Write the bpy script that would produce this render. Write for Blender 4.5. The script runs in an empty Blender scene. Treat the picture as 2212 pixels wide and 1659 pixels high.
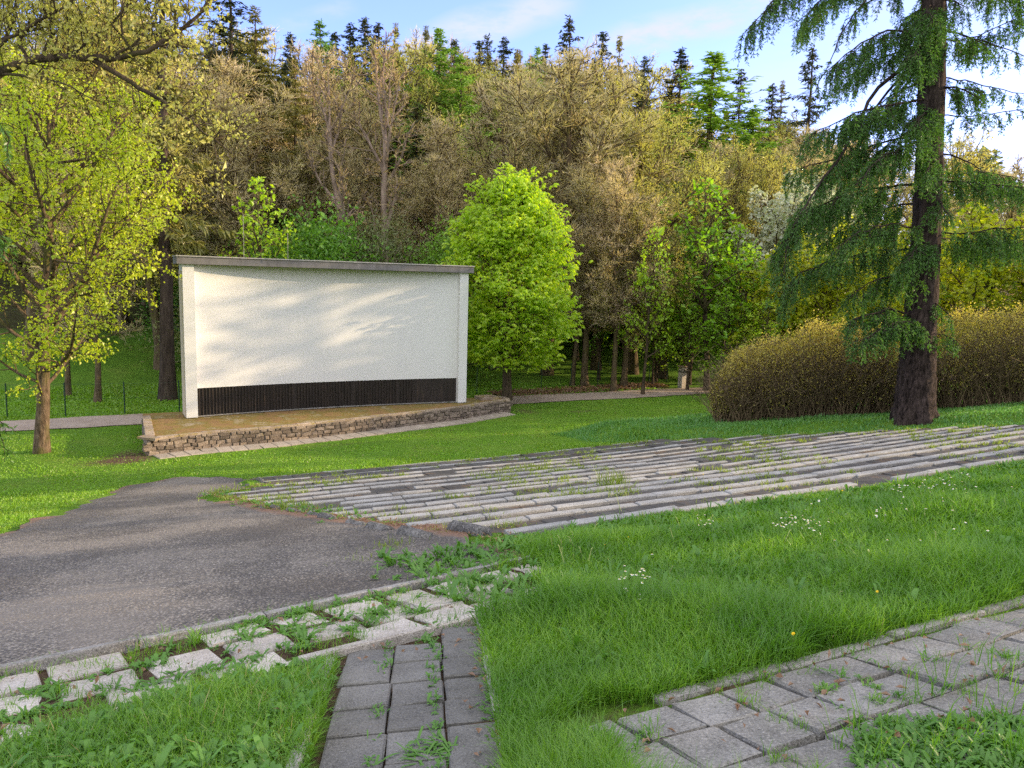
import bpy, math, random
import numpy as np
from mathutils import Vector, Matrix

# ------------------------------------------------------------------ scene, camera
S = bpy.context.scene
COL = S.collection
F_PX, CX, CY = 1662.0, 1106.0, 829.5          # the photo measured on a 2212 x 1659 grid
PITCH, ROLL = math.radians(7.7), math.radians(1.6)
EYE = np.array([0.0, 0.0, 6.3])
_f = np.array([0, math.cos(PITCH), -math.sin(PITCH)])
_r = np.array([1.0, 0, 0]); _u = np.array([0, math.sin(PITCH), math.cos(PITCH)])
CAMX = math.cos(ROLL) * _r + math.sin(ROLL) * _u
CAMY = -math.sin(ROLL) * _r + math.cos(ROLL) * _u
cam = bpy.data.cameras.new('camera'); camo = bpy.data.objects.new('camera', cam); COL.objects.link(camo)
cam.sensor_width = 36; cam.lens = 36 * F_PX / 2212; cam.clip_start = 0.05; cam.clip_end = 2000
M = Matrix.Identity(4)
for i in range(3):
    M[i][0], M[i][1], M[i][2], M[i][3] = CAMX[i], CAMY[i], -_f[i], EYE[i]
camo.matrix_world = M
S.camera = camo

NV = np.array([0.4540, -0.8910]); UV = np.array([0.8910, 0.4540]); C0 = np.array([-7.6, 32.8])
def uv(x, y):
    a = np.stack([np.asarray(x, float) - C0[0], np.asarray(y, float) - C0[1]], -1)
    return a @ UV, a @ NV
def xy(u, v):
    u = np.asarray(u, float); v = np.asarray(v, float)
    return C0[0] + u * UV[0] + v * NV[0], C0[1] + u * UV[1] + v * NV[1]
def ss(a, b, x):
    t = np.clip((np.asarray(x, float) - a) / (b - a), 0, 1); return t * t * (3 - 2 * t)
ROWV = [23.75, 22.88, 22.2, 21.3, 20.6, 19.82, 19.05, 18.4, 17.7, 16.85, 16.0, 15.05, 14.05, 13.0, 11.6, 10.1]
ROWU = [-3.68, -4.0, -4.4, -4.6, -4.85, -5.08, -5.25, -5.42, -5.58, -5.7, -5.8, -6.05, -6.25, -4.9, -4.87, -4.9]
RR_ = [7.5, 9.3, 12.6, 14.9, 17, 20]
def row_right(v): return np.interp(v, [8.8, 10.1, 14, 16.9, 20, 24], RR_)
def terr_left(v): return np.interp(v, [9.5, 12.9, 13.0, 14.0, 16, 18.4, 21, 23.8, 24.2], [-5, -5, -6.1, -6.4, -6.0, -5.6, -4.75, -3.8, -3.6])
def ground(x, y):
    u, v = uv(x, y)
    z = np.where(v < 9.5, 0.3 * ss(4, 9.5, v), 0.3 + 0.183 * (v - 9.5))
    z = z + .024 * np.logaddexp(0, (u - 4) * 1.5) / 1.5 * ss(3, 9, v) * (1 - ss(24, 32, v)) * (1 - .7 * ss(20, 40, u))
    z = z + 0.30 * ss(.3, 2.2, u - row_right(v)) * ss(3, 7, v) * (1 - ss(24, 32, v))
    h = np.maximum(-v - 15, 0)
    hh = 0.33 * h * h / (h + 8)
    z = z + 11 * (1 - np.exp(-hh / 11))
    z = z + 6.0 * ss(60, 160, v)
    far = ss(60, 160, np.asarray(x, float)) * ss(60, 160, np.asarray(y, float))
    return z + 8 * far
def ray(px, py): return _f + CAMX * (px - CX) / F_PX - CAMY * (py - CY) / F_PX
def at(px, py, t): return EYE + ray(px, py) * t
def hit(px, py, dz=0.0):
    d = ray(px, py); t = np.arange(1, 160, 0.01)
    p = EYE + d * t[:, None]
    k = np.argmax(p[:, 2] < ground(p[:, 0], p[:, 1]) + dz)
    return p[k]
def col_base(px, t):
    py = 850.0
    for _ in range(6):
        p = at(px, py, t); z = float(ground(p[0], p[1]))
        q = np.array([p[0], p[1], z]) - EYE
        py = CY - F_PX * (q @ CAMY) / (q @ _f)
    p = at(px, py, t)
    return np.array([p[0], p[1], float(ground(p[0], p[1]))])
def topz(px, py, t): return at(px, py, t)[2]

# ------------------------------------------------------------------ helpers: objects
def tag(o, label=None, cat=None, group=None, kind=None):
    if label: o['label'] = label
    if cat: o['category'] = cat
    if group: o['group'] = group
    if kind: o['kind'] = kind
    return o
def empty(name, loc, rz=0.0):
    o = bpy.data.objects.new(name, None); COL.objects.link(o)
    o.empty_display_size = 0.3
    o.location = loc; o.rotation_euler = (0, 0, rz); return o
def mesh_np(name, verts, faces_list, mat, smooth=False):
    """faces_list: list of int arrays (n,3) or (n,4)."""
    me = bpy.data.meshes.new(name)
    verts = np.asarray(verts, np.float32).reshape(-1, 3)
    fl = [np.asarray(f, np.int32) for f in faces_list if len(f)]
    loops = np.concatenate([f.ravel() for f in fl]); sizes = np.concatenate([np.full(len(f), f.shape[1], np.int32) for f in fl])
    me.vertices.add(len(verts)); me.vertices.foreach_set('co', verts.ravel())
    me.loops.add(len(loops)); me.loops.foreach_set('vertex_index', loops)
    me.polygons.add(len(sizes))
    st = np.zeros(len(sizes), np.int32); st[1:] = np.cumsum(sizes)[:-1]
    me.polygons.foreach_set('loop_start', st)
    me.polygons.foreach_set('use_smooth', np.full(len(sizes), bool(smooth)))
    me.update(calc_edges=True); me.validate()
    if mat: me.materials.append(mat)
    return me
def obj(name, me, parent=None, loc=None):
    o = bpy.data.objects.new(name, me); COL.objects.link(o)
    if parent: o.parent = parent
    if loc is not None: o.location = loc
    return o
class MB:
    def __init__(s): s.v = []; s.q = []; s.t = []; s.n = 0
    def add(s, v, q=None, t=None):
        v = np.asarray(v, float).reshape(-1, 3)
        if q is not None and len(q): s.q.append(np.asarray(q, int) + s.n)
        if t is not None and len(t): s.t.append(np.asarray(t, int) + s.n)
        s.v.append(v); s.n += len(v)
    def box(s, c, ax, ay, az, bev=0.0, rng=None, jit=0.0):
        """box from centre and three half-axis vectors, top edges chamfered by bev"""
        c, ax, ay, az = [np.asarray(a, float) for a in (c, ax, ay, az)]
        lx, ly, lz = [max(np.linalg.norm(a), 1e-6) for a in (ax, ay, az)]
        b = min(bev, lx * .45, ly * .45, lz * .9)
        rings = [(-1, 0.0), (1 - b / lz, 0.0), (1, b)] if b > 0 else [(-1, 0.0), (1, 0.0)]
        vs = []
        for (h, e) in rings:
            for (sx, sy) in ((-1, -1), (1, -1), (1, 1), (-1, 1)):
                vs.append(c + ax * sx * (1 - e / lx) + ay * sy * (1 - e / ly) + az * h)
        vs = np.array(vs)
        if rng is not None and jit: vs += rng.normal(0, jit, vs.shape)
        q = [(3, 2, 1, 0)]
        for k in range(len(rings) - 1):
            for i in range(4): q.append((k * 4 + i, k * 4 + (i + 1) % 4, k * 4 + 4 + (i + 1) % 4, k * 4 + 4 + i))
        k = (len(rings) - 1) * 4; q.append((k, k + 1, k + 2, k + 3))
        s.add(vs, q)
    def tube(s, pts, rad, k=6, cap=False):
        pts = np.asarray(pts, float); n = len(pts); rad = np.broadcast_to(np.asarray(rad, float), (n,))
        tg = np.gradient(pts, axis=0); tg /= np.linalg.norm(tg, axis=1)[:, None] + 1e-9
        ref = np.array([0, 0, 1.0]) if abs(tg[0][2]) < 0.8 else np.array([1.0, 0, 0])
        a = np.cross(tg, ref); a /= np.linalg.norm(a, axis=1)[:, None] + 1e-9
        b = np.cross(tg, a)
        th = np.arange(k) * 2 * math.pi / k
        v = pts[:, None, :] + rad[:, None, None] * (np.cos(th)[None, :, None] * a[:, None, :] + np.sin(th)[None, :, None] * b[:, None, :])
        i = np.arange(n - 1)[:, None] * k + np.arange(k)[None, :]; j = np.arange(n - 1)[:, None] * k + (np.arange(k)[None, :] + 1) % k
        q = np.stack([i, j, j + k, i + k], -1).reshape(-1, 4)
        s.add(v.reshape(-1, 3), q)
        if cap:
            m = len(v.reshape(-1, 3)); s.n -= m; s.v.pop(); s.q.pop()
            vv = np.concatenate([v.reshape(-1, 3), pts[:1], pts[-1:]])
            t0 = [((i + 1) % k, i, m) for i in range(k)]; t1 = [((n - 1) * k + i, (n - 1) * k + (i + 1) % k, m + 1) for i in range(k)]
            s.add(vv, q, t0 + t1)
    def leaves(s, P, D, N, L, W, fold=0.15):
        P, D, N = [np.asarray(a, float) for a in (P, D, N)]
        D = D / (np.linalg.norm(D, axis=1)[:, None] + 1e-9)
        Sd = np.cross(D, N); Sd /= np.linalg.norm(Sd, axis=1)[:, None] + 1e-9
        Nn = np.cross(Sd, D)
        L = np.broadcast_to(np.asarray(L, float), (len(P),))[:, None]; W = np.broadcast_to(np.asarray(W, float), (len(P),))[:, None]
        v = np.stack([P, P + D * L * .45 + Sd * W * .5 + Nn * W * fold, P + D * L - Nn * L * .12, P + D * L * .45 - Sd * W * .5 + Nn * W * fold], 1)
        s.add(v.reshape(-1, 3), np.arange(len(P) * 4).reshape(-1, 4))
    def arcs(s, P, D, L, W):
        """narrow leaves that widen, arch over and end in a tip"""
        P, D = np.asarray(P, float), np.asarray(D, float); n = len(P)
        D = D / (np.linalg.norm(D, axis=1)[:, None] + 1e-9); Sd = np.cross(D, [0, 0, 1.0]); Sd /= np.linalg.norm(Sd, axis=1)[:, None] + 1e-9
        L = np.broadcast_to(np.asarray(L, float), (n,))[:, None]; W = np.broadcast_to(np.asarray(W, float), (n,))[:, None]; z = np.array([0, 0, 1.0])
        p1 = P + D * L * .4; p2 = P + D * L * .75 - z * L * .07; p3 = P + D * L * .98 - z * L * .24
        up = np.cross(Sd, D) * W * .18
        v = np.stack([P - Sd * W * .12, P + Sd * W * .12, p1 - Sd * W * .5 + up, p1 + Sd * W * .5 + up, p2 - Sd * W * .4 + up, p2 + Sd * W * .4 + up, p3], 1).reshape(-1, 3)
        b = np.arange(n) * 7
        s.add(v, np.concatenate([np.stack([b, b + 1, b + 3, b + 2], -1), np.stack([b + 2, b + 3, b + 5, b + 4], -1)]), np.stack([b + 4, b + 5, b + 6], -1))
    def mesh(s, name, mat, smooth=False):
        fl = []
        if s.q: fl.append(np.concatenate(s.q))
        if s.t: fl.append(np.concatenate(s.t))
        return mesh_np(name, np.concatenate(s.v), fl, mat, smooth)
    def build(s, name, mat, parent=None, loc=None, smooth=False): return obj(name, s.mesh(name, mat, smooth), parent, loc)

# ------------------------------------------------------------------ helpers: materials
def nmat(name):
    m = bpy.data.materials.new(name); m.use_nodes = True
    nt = m.node_tree; nt.nodes.clear()
    out = nt.nodes.new('ShaderNodeOutputMaterial')
    return m, nt, out
def N(nt, t, **kw):
    n = nt.nodes.new(t)
    for k, v in kw.items():
        if k.startswith('i_'):
            n.inputs[k[2:].replace('_', ' ')].default_value = v
        else: setattr(n, k, v)
    return n
def ramp(nt, fac, stops, interp='LINEAR'):
    r = nt.nodes.new('ShaderNodeValToRGB'); r.color_ramp.interpolation = interp
    el = r.color_ramp.elements
    while len(el) < len(stops): el.new(0.5)
    for e, (p, c) in zip(el, stops): e.position = p; e.color = (*c, 1)
    nt.links.new(fac, r.inputs[0]); return r.outputs[0]
def mixc(nt, fac, a, b, mode='MIX'):
    m = nt.nodes.new('ShaderNodeMix'); m.data_type = 'RGBA'; m.blend_type = mode
    for sock, val in ((m.inputs[0], fac), (m.inputs[6], a), (m.inputs[7], b)):
        if hasattr(val, 'is_linked'): nt.links.new(val, sock)
        elif isinstance(val, (int, float)): sock.default_value = val
        else: sock.default_value = (*val, 1)
    return m.outputs[2]
def noise(nt, scale, detail=4, rough=.6, coord=None, vec_scale=None):
    n = nt.nodes.new('ShaderNodeTexNoise'); n.inputs['Scale'].default_value = scale; n.inputs['Detail'].default_value = detail; n.inputs['Roughness'].default_value = rough
    src = coord
    if src is None:
        tc = nt.nodes.new('ShaderNodeTexCoord'); src = tc.outputs['Object']
    if vec_scale:
        mp = nt.nodes.new('ShaderNodeMapping'); mp.inputs['Scale'].default_value = vec_scale; nt.links.new(src, mp.inputs[0]); src = mp.outputs[0]
    nt.links.new(src, n.inputs['Vector']); return n.outputs['Fac']
def sharpen(nt, fac, a, b):
    m = N(nt, 'ShaderNodeMapRange'); m.inputs[1].default_value = a; m.inputs[2].default_value = b
    nt.links.new(fac, m.inputs[0]); return m.outputs[0]
def bumpn(nt, h, strength=.5, dist=.02):
    b = N(nt, 'ShaderNodeBump'); b.inputs['Strength'].default_value = strength; b.inputs['Distance'].default_value = dist
    nt.links.new(h, b.inputs['Height']); return b.outputs[0]
def pbr(nt, out, col, rough=.9, normal=None, spec=.3):
    p = N(nt, 'ShaderNodeBsdfPrincipled'); p.inputs['Roughness'].default_value = rough; p.inputs['Specular IOR Level'].default_value = spec
    if hasattr(col, 'is_linked'): nt.links.new(col, p.inputs['Base Color'])
    else: p.inputs['Base Color'].default_value = (*col, 1)
    if normal is not None: nt.links.new(normal, p.inputs['Normal'])
    nt.links.new(p.outputs[0], out.inputs[0]); return p
def leaf_mat(name, c0, c1, c2=None, transl=.45, clump=.6, tcol=1.25, hue=0.0):
    """leaf colours vary leaf by leaf, by clump and by tree; leaves let light through"""
    m, nt, out = nmat(name)
    g = N(nt, 'ShaderNodeNewGeometry')
    a = mixc(nt, g.outputs['Random Per Island'], c0, c1)
    nz = sharpen(nt, noise(nt, clump, 2), .35, .65)
    a = mixc(nt, nz, a, mixc(nt, g.outputs['Random Per Island'], c2 or c1, c0))
    oi = N(nt, 'ShaderNodeObjectInfo')
    hs = N(nt, 'ShaderNodeHueSaturation')
    if hue:
        mr = N(nt, 'ShaderNodeMapRange'); mr.inputs[3].default_value = .5 - hue; mr.inputs[4].default_value = .5 + hue
        nt.links.new(oi.outputs['Random'], mr.inputs[0]); nt.links.new(mr.outputs[0], hs.inputs['Hue'])
        mv = N(nt, 'ShaderNodeMapRange'); mv.inputs[3].default_value = 1.2; mv.inputs[4].default_value = .8
        nt.links.new(oi.outputs['Random'], mv.inputs[0]); nt.links.new(mv.outputs[0], hs.inputs['Value'])
    nt.links.new(a, hs.inputs['Color']); a = hs.outputs[0]
    d = N(nt, 'ShaderNodeBsdfDiffuse'); nt.links.new(a, d.inputs[0])
    t = N(nt, 'ShaderNodeBsdfTranslucent')
    tc = mixc(nt, 1.0, a, (1.0 * tcol, 1.0 * tcol, .5 * tcol), 'MULTIPLY'); nt.links.new(tc, t.inputs[0])
    mx = N(nt, 'ShaderNodeMixShader'); mx.inputs[0].default_value = transl
    nt.links.new(d.outputs[0], mx.inputs[1]); nt.links.new(t.outputs[0], mx.inputs[2])
    gl = N(nt, 'ShaderNodeBsdfGlossy'); gl.inputs['Roughness'].default_value = .45; gl.inputs[0].default_value = (1, 1, 1, 1)
    m2 = N(nt, 'ShaderNodeMixShader'); m2.inputs[0].default_value = .03
    nt.links.new(mx.outputs[0], m2.inputs[1]); nt.links.new(gl.outputs[0], m2.inputs[2])
    nt.links.new(m2.outputs[0], out.inputs[0]); return m
def bark_mat(name, c0, c1, scale=6, stretch=.18, moss=None):
    m, nt, out = nmat(name)
    n = noise(nt, scale, 6, .7, vec_scale=(1, 1, stretch))
    c = ramp(nt, n, [(.36, c0), (.64, c1)])
    if moss: c = mixc(nt, sharpen(nt, noise(nt, 1.3, 3), .5, .68), c, moss)
    pbr(nt, out, c, .95, bumpn(nt, n, 1.0, .10), .1); return m
def stone_mat(name, c0, c1, c2, scale=3, speck=60, bump=.01, moss=None, mossamt=(.55, .7), rand=.0):
    m, nt, out = nmat(name)
    n = noise(nt, scale, 6, .65)
    c = ramp(nt, n, [(.25, c0), (.5, c1), (.75, c2)])
    sp = noise(nt, speck, 2, .8)
    c = mixc(nt, sharpen(nt, sp, .52, .75), c, tuple(min(1, x * 1.3) for x in c2))
    c = mixc(nt, sharpen(nt, sp, .45, .25), c, tuple(x * .45 for x in c0))
    if rand:
        g = N(nt, 'ShaderNodeNewGeometry')
        k = N(nt, 'ShaderNodeMapRange'); k.inputs[3].default_value = 1 - rand; k.inputs[4].default_value = 1 + rand
        nt.links.new(g.outputs['Random Per Island'], k.inputs[0])
        cm = N(nt, 'ShaderNodeVectorMath', operation='SCALE'); nt.links.new(c, cm.inputs[0]); nt.links.new(k.outputs[0], cm.inputs['Scale']); c = cm.outputs[0]
    if moss: c = mixc(nt, sharpen(nt, noise(nt, scale * .8, 5, .7), *mossamt), c, moss)
    h = N(nt, 'ShaderNodeMath', operation='ADD'); nt.links.new(n, h.inputs[0]); nt.links.new(sp, h.inputs[1])
    pbr(nt, out, c, .9, bumpn(nt, h.outputs[0], .7, bump), .2); return m
def attr(nt, name):
    a = N(nt, 'ShaderNodeAttribute'); a.attribute_name = name; return a.outputs['Fac']
def set_attr(me, name, vals):
    a = me.attributes.new(name, 'FLOAT', 'POINT'); a.data.foreach_set('value', np.asarray(vals, np.float32))

RNG = np.random.default_rng(7)

# ------------------------------------------------------------------ ground
def kerb_a(u): return np.interp(u, [-16, -9.0, -4.8, -3.4], [27.6, 26.47, 25.68, 25.42])      # kerb between asphalt and slab strip
def kerb_b(u): return np.interp(u, [-16, -9.0, -6.7, -5.6, -3.4], [29.0, 27.98, 27.42, 27.25, 26.9])
def asp_left(v): return np.interp(v, [8.9, 9.3, 12, 17.9, 22, 28], [-6.6, -8.2, -9.1, -10.1, -11.6, -14.5])
def asp_right(v): return np.interp(v, [8.9, 9.7, 12.9, 13.5, 14.2, 16, 18.4, 21, 23.8, 26], [-6.0, -5.15, -5.2, -6.3, -6.5, -6.1, -5.75, -4.95, -4.0, -4.2])
def in_asphalt(u, v): return (v > 9.0) & (v < kerb_a(u)) & (u > asp_left(v)) & (u < asp_right(v))
def in_terrace(u, v): return (v > 9.7) & (v < 24.1) & (u > terr_left(v)) & (u < row_right(v))
def path_left(v): return np.interp(v, [27.3, 33], [-6.74, -8.75])
def path_right(v): return np.interp(v, [27.3, 33], [-5.66, -7.9])
def in_path(u, v): return (v > 27.2) & (u > path_left(v)) & (u < path_right(v))
def walk_far(u): return 29.45 + 0 * np.asarray(u)
def in_walk(u, v): return (v > 29.42) & (v < 31.9) & (u > -6.2 + .12 * np.sin(v * 7))
def in_gravel(u, v): return (v > -4.2) & (v < -1.9)
STAGE = [(318, 985), (448, 969), (566, 959), (719, 942), (829, 928), (989, 908), (1085, 891)]
_st = np.array([hit(*p) for p in STAGE]); _su, _sv = uv(_st[:, 0], _st[:, 1])
STAGE_F = [(float(a), float(b)) for a, b in zip(_su, _sv)] + [(8.35, .2), (8.5, -.6), (8.2, -1.2)]
def stage_front(u): return np.interp(u, [p[0] for p in STAGE_F[:8]], [p[1] for p in STAGE_F[:8]])
def in_stage(u, v): return (u > STAGE_F[0][0]) & (u < 8.45) & (v > -1.4) & (v < stage_front(u) + .95)

def axis(lo, a, b, hi, fine, coarse):
    return np.concatenate([np.arange(lo, a, coarse), np.arange(a, b, fine), np.arange(b, hi, coarse)])
gx = axis(-140, -26, 28, 330, .35, 4.0); gy = axis(-40, -1, 52, 330, .35, 4.0)
GX, GY = np.meshgrid(gx, gy); gxx, gyy = GX.ravel(), GY.ravel()
gu, gv = uv(gxx, gyy); gz = ground(gxx, gyy)
sink = ss(.3, .8, gu - terr_left(gv)) * ss(.2, .8, row_right(gv) - gu) * ss(9.7, 10.2, gv) * (1 - ss(23.6, 24.1, gv))
sink2 = ((gu > path_left(gv) + .2) & (gu < path_right(gv) - .1) & (gv > 27.4) & (gv < 33)) | ((gv > 29.6) & (gv < 31.7) & (gu > path_right(gv) + .5))
sink3 = ss(.15, .6, gu - asp_left(gv)) * ss(.15, .6, asp_right(gv) - gu) * ss(9.1, 9.6, gv) * ss(0, .4, kerb_a(gu) - gv)
gz2 = gz - .25 * sink - .035 * sink2 - .14 * sink3 + RNG.normal(0, .008, len(gz))
nx, ny = len(gx), len(gy)
ii = (np.arange(ny - 1)[:, None] * nx + np.arange(nx - 1)[None, :]).ravel()
gm, nt, out = nmat('lawn_turf')
n1 = noise(nt, .45, 5, .65); n2 = noise(nt, 9, 4, .7); n3 = noise(nt, 90, 3, .8)
c = ramp(nt, n1, [(.3, (.10, .22, .02)), (.52, (.15, .29, .03)), (.75, (.22, .31, .05))])
c = mixc(nt, sharpen(nt, n2, .4, .75), c, (.045, .1, .012))
c = mixc(nt, sharpen(nt, n3, .55, .8), c, (.18, .26, .06))
soil = ramp(nt, noise(nt, 6, 6, .7), [(.3, (.07, .045, .028)), (.6, (.16, .11, .07)), (.8, (.22, .17, .1))])
bm = N(nt, 'ShaderNodeMath', operation='MULTIPLY_ADD'); nt.links.new(n2, bm.inputs[0]); bm.inputs[1].default_value = .9
nt.links.new(attr(nt, 'bare'), bm.inputs[2])
c = mixc(nt, sharpen(nt, bm.outputs[0], .75, 1.05), c, soil)
lit = ramp(nt, noise(nt, 2.5, 6, .75), [(.3, (.028, .03, .012)), (.5, (.05, .045, .02)), (.7, (.06, .09, .02))])
fm = N(nt, 'ShaderNodeMath', operation='MULTIPLY_ADD'); nt.links.new(n1, fm.inputs[0]); fm.inputs[1].default_value = .7
nt.links.new(attr(nt, 'wood'), fm.inputs[2])
c = mixc(nt, sharpen(nt, fm.outputs[0], .7, 1.1), c, lit)
h = N(nt, 'ShaderNodeMath', operation='ADD'); nt.links.new(n2, h.inputs[0]); nt.links.new(n3, h.inputs[1])
pbr(nt, out, c, 1.0, bumpn(nt, h.outputs[0], 1.0, .05), .05)
gme = mesh_np('ground', np.stack([gxx, gyy, gz2], -1), [np.stack([ii, ii + 1, ii + nx + 1, ii + nx], -1)], gm, True)
def blob(u0, v0, ru, rv): return np.exp(-((gu - u0) / ru) ** 2 - ((gv - v0) / rv) ** 2)
def bare_at(u, v):
    def b(u0, v0, ru, rv): return np.exp(-((u - u0) / ru) ** 2 - ((v - v0) / rv) ** 2)
    return np.clip(.6 * b(-8.0, 4.0, .8, 1.5) + .45 * b(-8.9, 4.8, 1.6, .8) + .45 * b(-1, 4.6, 2.5, .45) + .4 * b(4, 3.4, 2.5, .4) + .5 * b(9.2, .2, .9, 1.3) + .3 * b(1, 6, 3, .5) + .5 * b(12, 1, 1.5, .5), 0, 1) 
set_attr(gme, 'bare', bare_at(gu, gv) + .75 * ((gv > 25.3) & (gv < kerb_b(gu)) & (gu < -4)) + .6 * ((gv > 29.4) & (gv < 32) & (gu > -6.1)) + .8 * ((gv > 27) & (gu > path_left(gv) - .1) & (gu < path_right(gv) + .1)) + .8 * ss(11, 13, gu) * ss(-17, -19, gv) * ss(22, 20, gu) * ss(-26, -24, gv))
set_attr(gme, 'wood', ss(-22, -30, gv))
tag(obj('ground', gme), 'green park lawn sloping down to the stage and rising into the wood', kind='structure')

def sheet(name, us, vs, lift, mat, attrs=None):
    """us, vs: 2-D arrays of terrain coordinates; a draped sheet"""
    X, Y = xy(us, vs); Z = ground(X, Y) + lift
    n, m = us.shape
    k = (np.arange(n - 1)[:, None] * m + np.arange(m - 1)[None, :]).ravel()
    q = np.stack([k, k + 1, k + m + 1, k + m], -1)
    a = np.stack([X, Y, Z], -1).reshape(-1, 3)
    e1 = a[q[0][1]] - a[q[0][0]]; e2 = a[q[0][3]] - a[q[0][0]]
    if np.cross(e1, e2)[2] < 0: q = q[:, ::-1]
    me = mesh_np(name, a, [q], mat, True)
    if attrs:
        for kk, f in attrs.items(): set_attr(me, kk, f(us.ravel(), vs.ravel()))
    return obj(name, me)

# asphalt
am, nt, out = nmat('old_asphalt')
vo = N(nt, 'ShaderNodeTexVoronoi'); vo.inputs['Scale'].default_value = 42
tc = N(nt, 'ShaderNodeTexCoord'); nt.links.new(tc.outputs['Object'], vo.inputs['Vector'])
c = ramp(nt, vo.outputs['Color'], [(.1, (.06, .053, .044)), (.45, (.145, .127, .105)), (.75, (.265, .235, .195)), (.95, (.4, .36, .3))])
c = mixc(nt, sharpen(nt, vo.outputs['Distance'], .35, .7), c, (.05, .046, .042))
big = noise(nt, .5, 5, .6); med = noise(nt, 3.5, 5, .7)
c = mixc(nt, sharpen(nt, big, .42, .62), c, mixc(nt, .6, c, (.04, .034, .029)))
c = mixc(nt, mixc(nt, .55, (0, 0, 0), sharpen(nt, big, .5, .32)), c, (.19, .165, .135))
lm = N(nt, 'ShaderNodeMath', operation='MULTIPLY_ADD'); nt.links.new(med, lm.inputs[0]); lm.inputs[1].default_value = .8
nt.links.new(attr(nt, 'litter'), lm.inputs[2])  # carries the needles and the painted sunlit band alike
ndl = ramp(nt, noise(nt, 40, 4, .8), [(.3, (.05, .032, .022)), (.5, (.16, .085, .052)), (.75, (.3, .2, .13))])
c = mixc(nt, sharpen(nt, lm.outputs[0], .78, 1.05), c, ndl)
hh = N(nt, 'ShaderNodeMath', operation='SUBTRACT'); nt.links.new(med, hh.inputs[0]); nt.links.new(vo.outputs['Distance'], hh.inputs[1])
pbr(nt, out, c, .8, bumpn(nt, hh.outputs[0], .9, .012), .35)
ts = np.linspace(0, 1, 130)[:, None]; sv = np.linspace(0, 1, 60)[None, :]
vv0 = 9.0 + ts * (26.6 - 9.0) + 0 * sv
ul, ur = asp_left(vv0), asp_right(vv0)
uu = ul + (ur - ul) * sv
vv = 9.0 + ts * (kerb_a(uu) - 9.0)
wig = .10 * np.sin(vv * 2.3) + .06 * np.sin(vv * 5.1 + 1)
uu = uu + wig * ((sv > .98) | (sv < .02))
vv[0] += .25 * np.sin(uu[0] * 3)
def asp_litter_sun(u, v):  # needle litter along the edges; the band at the crease paints in sunlight
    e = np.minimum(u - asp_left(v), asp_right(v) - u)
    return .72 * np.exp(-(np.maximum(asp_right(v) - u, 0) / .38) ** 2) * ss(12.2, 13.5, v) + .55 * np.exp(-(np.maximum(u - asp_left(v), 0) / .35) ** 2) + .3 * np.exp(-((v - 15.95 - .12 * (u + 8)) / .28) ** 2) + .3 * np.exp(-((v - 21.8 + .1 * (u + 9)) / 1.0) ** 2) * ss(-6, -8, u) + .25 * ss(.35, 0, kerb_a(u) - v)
asph = sheet('road', uu, vv, .03, am, {'litter': asp_litter_sun})
co = np.empty(len(asph.data.vertices) * 3, np.float32); asph.data.vertices.foreach_get('co', co); co = co.reshape(-1, 3)
co[:, 2] -= .06 * ss(15.75, 15.2, vv.ravel() - .12 * (uu.ravel() + 8)) * ss(9.6, 11, vv.ravel())
co[:, 2] += RNG.normal(0, .003, len(co))
asph.data.vertices.foreach_set('co', co.ravel()); asph.data.update()
tag(asph, 'cracked grey asphalt apron beside the bench terrace', kind='structure')

# gravel path behind the screen
pm, nt, out = nmat('path_gravel')
c = ramp(nt, noise(nt, 1.2, 6, .7), [(.3, (.26, .2, .16)), (.6, (.36, .29, .24)), (.8, (.42, .36, .3))])
c = mixc(nt, sharpen(nt, noise(nt, 60, 3, .8), .5, .75), c, (.16, .13, .1))
pbr(nt, out, c, .95, bumpn(nt, noise(nt, 60, 3, .8), .6, .02), .15)
a = np.linspace(-34, 60, 200)[:, None]; b = np.linspace(0, 1, 7)[None, :]
e0 = -4.25 + .10 * np.sin(a * .9) + .05 * np.sin(a * 2.7); e1 = -1.85 + .10 * np.sin(a * .7 + 2) + .05 * np.sin(a * 3.1)
tag(sheet('path', a + 0 * b, e0 + (e1 - e0) * b, .03, pm), 'pale gravel path running behind the screen', kind='structure')

# ------------------------------------------------------------------ slabs, kerbs
EU3 = np.array([UV[0], UV[1], 0]); EV3 = np.array([NV[0], NV[1], 0])
def gpt(u, v, dz=0.0):
    x, y = xy(u, v); return np.array([float(x), float(y), float(ground(x, y)) + dz])
def slab(mb, u, v, lu, lv, th, top, rot=0.0, rng=RNG, tilt=.01, bev=.012, jit=.004, slope=None):
    """a slab whose top lies 'top' above the terrain"""
    p = gpt(u, v); du = (gpt(u + .2, v) - gpt(u - .2, v)); dv = (gpt(u, v + .2) - gpt(u, v - .2))
    du /= np.linalg.norm(du); dv /= np.linalg.norm(dv)
    if slope is not None: dv = EV3 + np.array([0, 0, slope]); dv /= np.linalg.norm(dv)
    du = du + np.array([0, 0, rng.normal(0, tilt)]); dv = dv + np.array([0, 0, rng.normal(0, tilt)])
    c, s = math.cos(rot), math.sin(rot)
    a = (du * c + dv * s) * lu / 2; b = (-du * s + dv * c) * lv / 2
    nrm = np.cross(a, b); nrm /= np.linalg.norm(nrm)
    if nrm[2] < 0: nrm = -nrm; b = -b
    mb.box(p + nrm * (top - th / 2), a, b, nrm * th / 2, bev, rng, jit)
M_pale = stone_mat('pale_concrete_slab', (.27, .24, .205), (.37, .335, .29), (.47, .44, .4), 4, 70, .012, (.09, .13, .03), (.62, .75), .16)
M_grey = stone_mat('grey_concrete_slab', (.075, .072, .065), (.118, .114, .104), (.165, .16, .148), 3, 90, .006, (.16, .13, .085), (.62, .8), .18)
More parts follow.
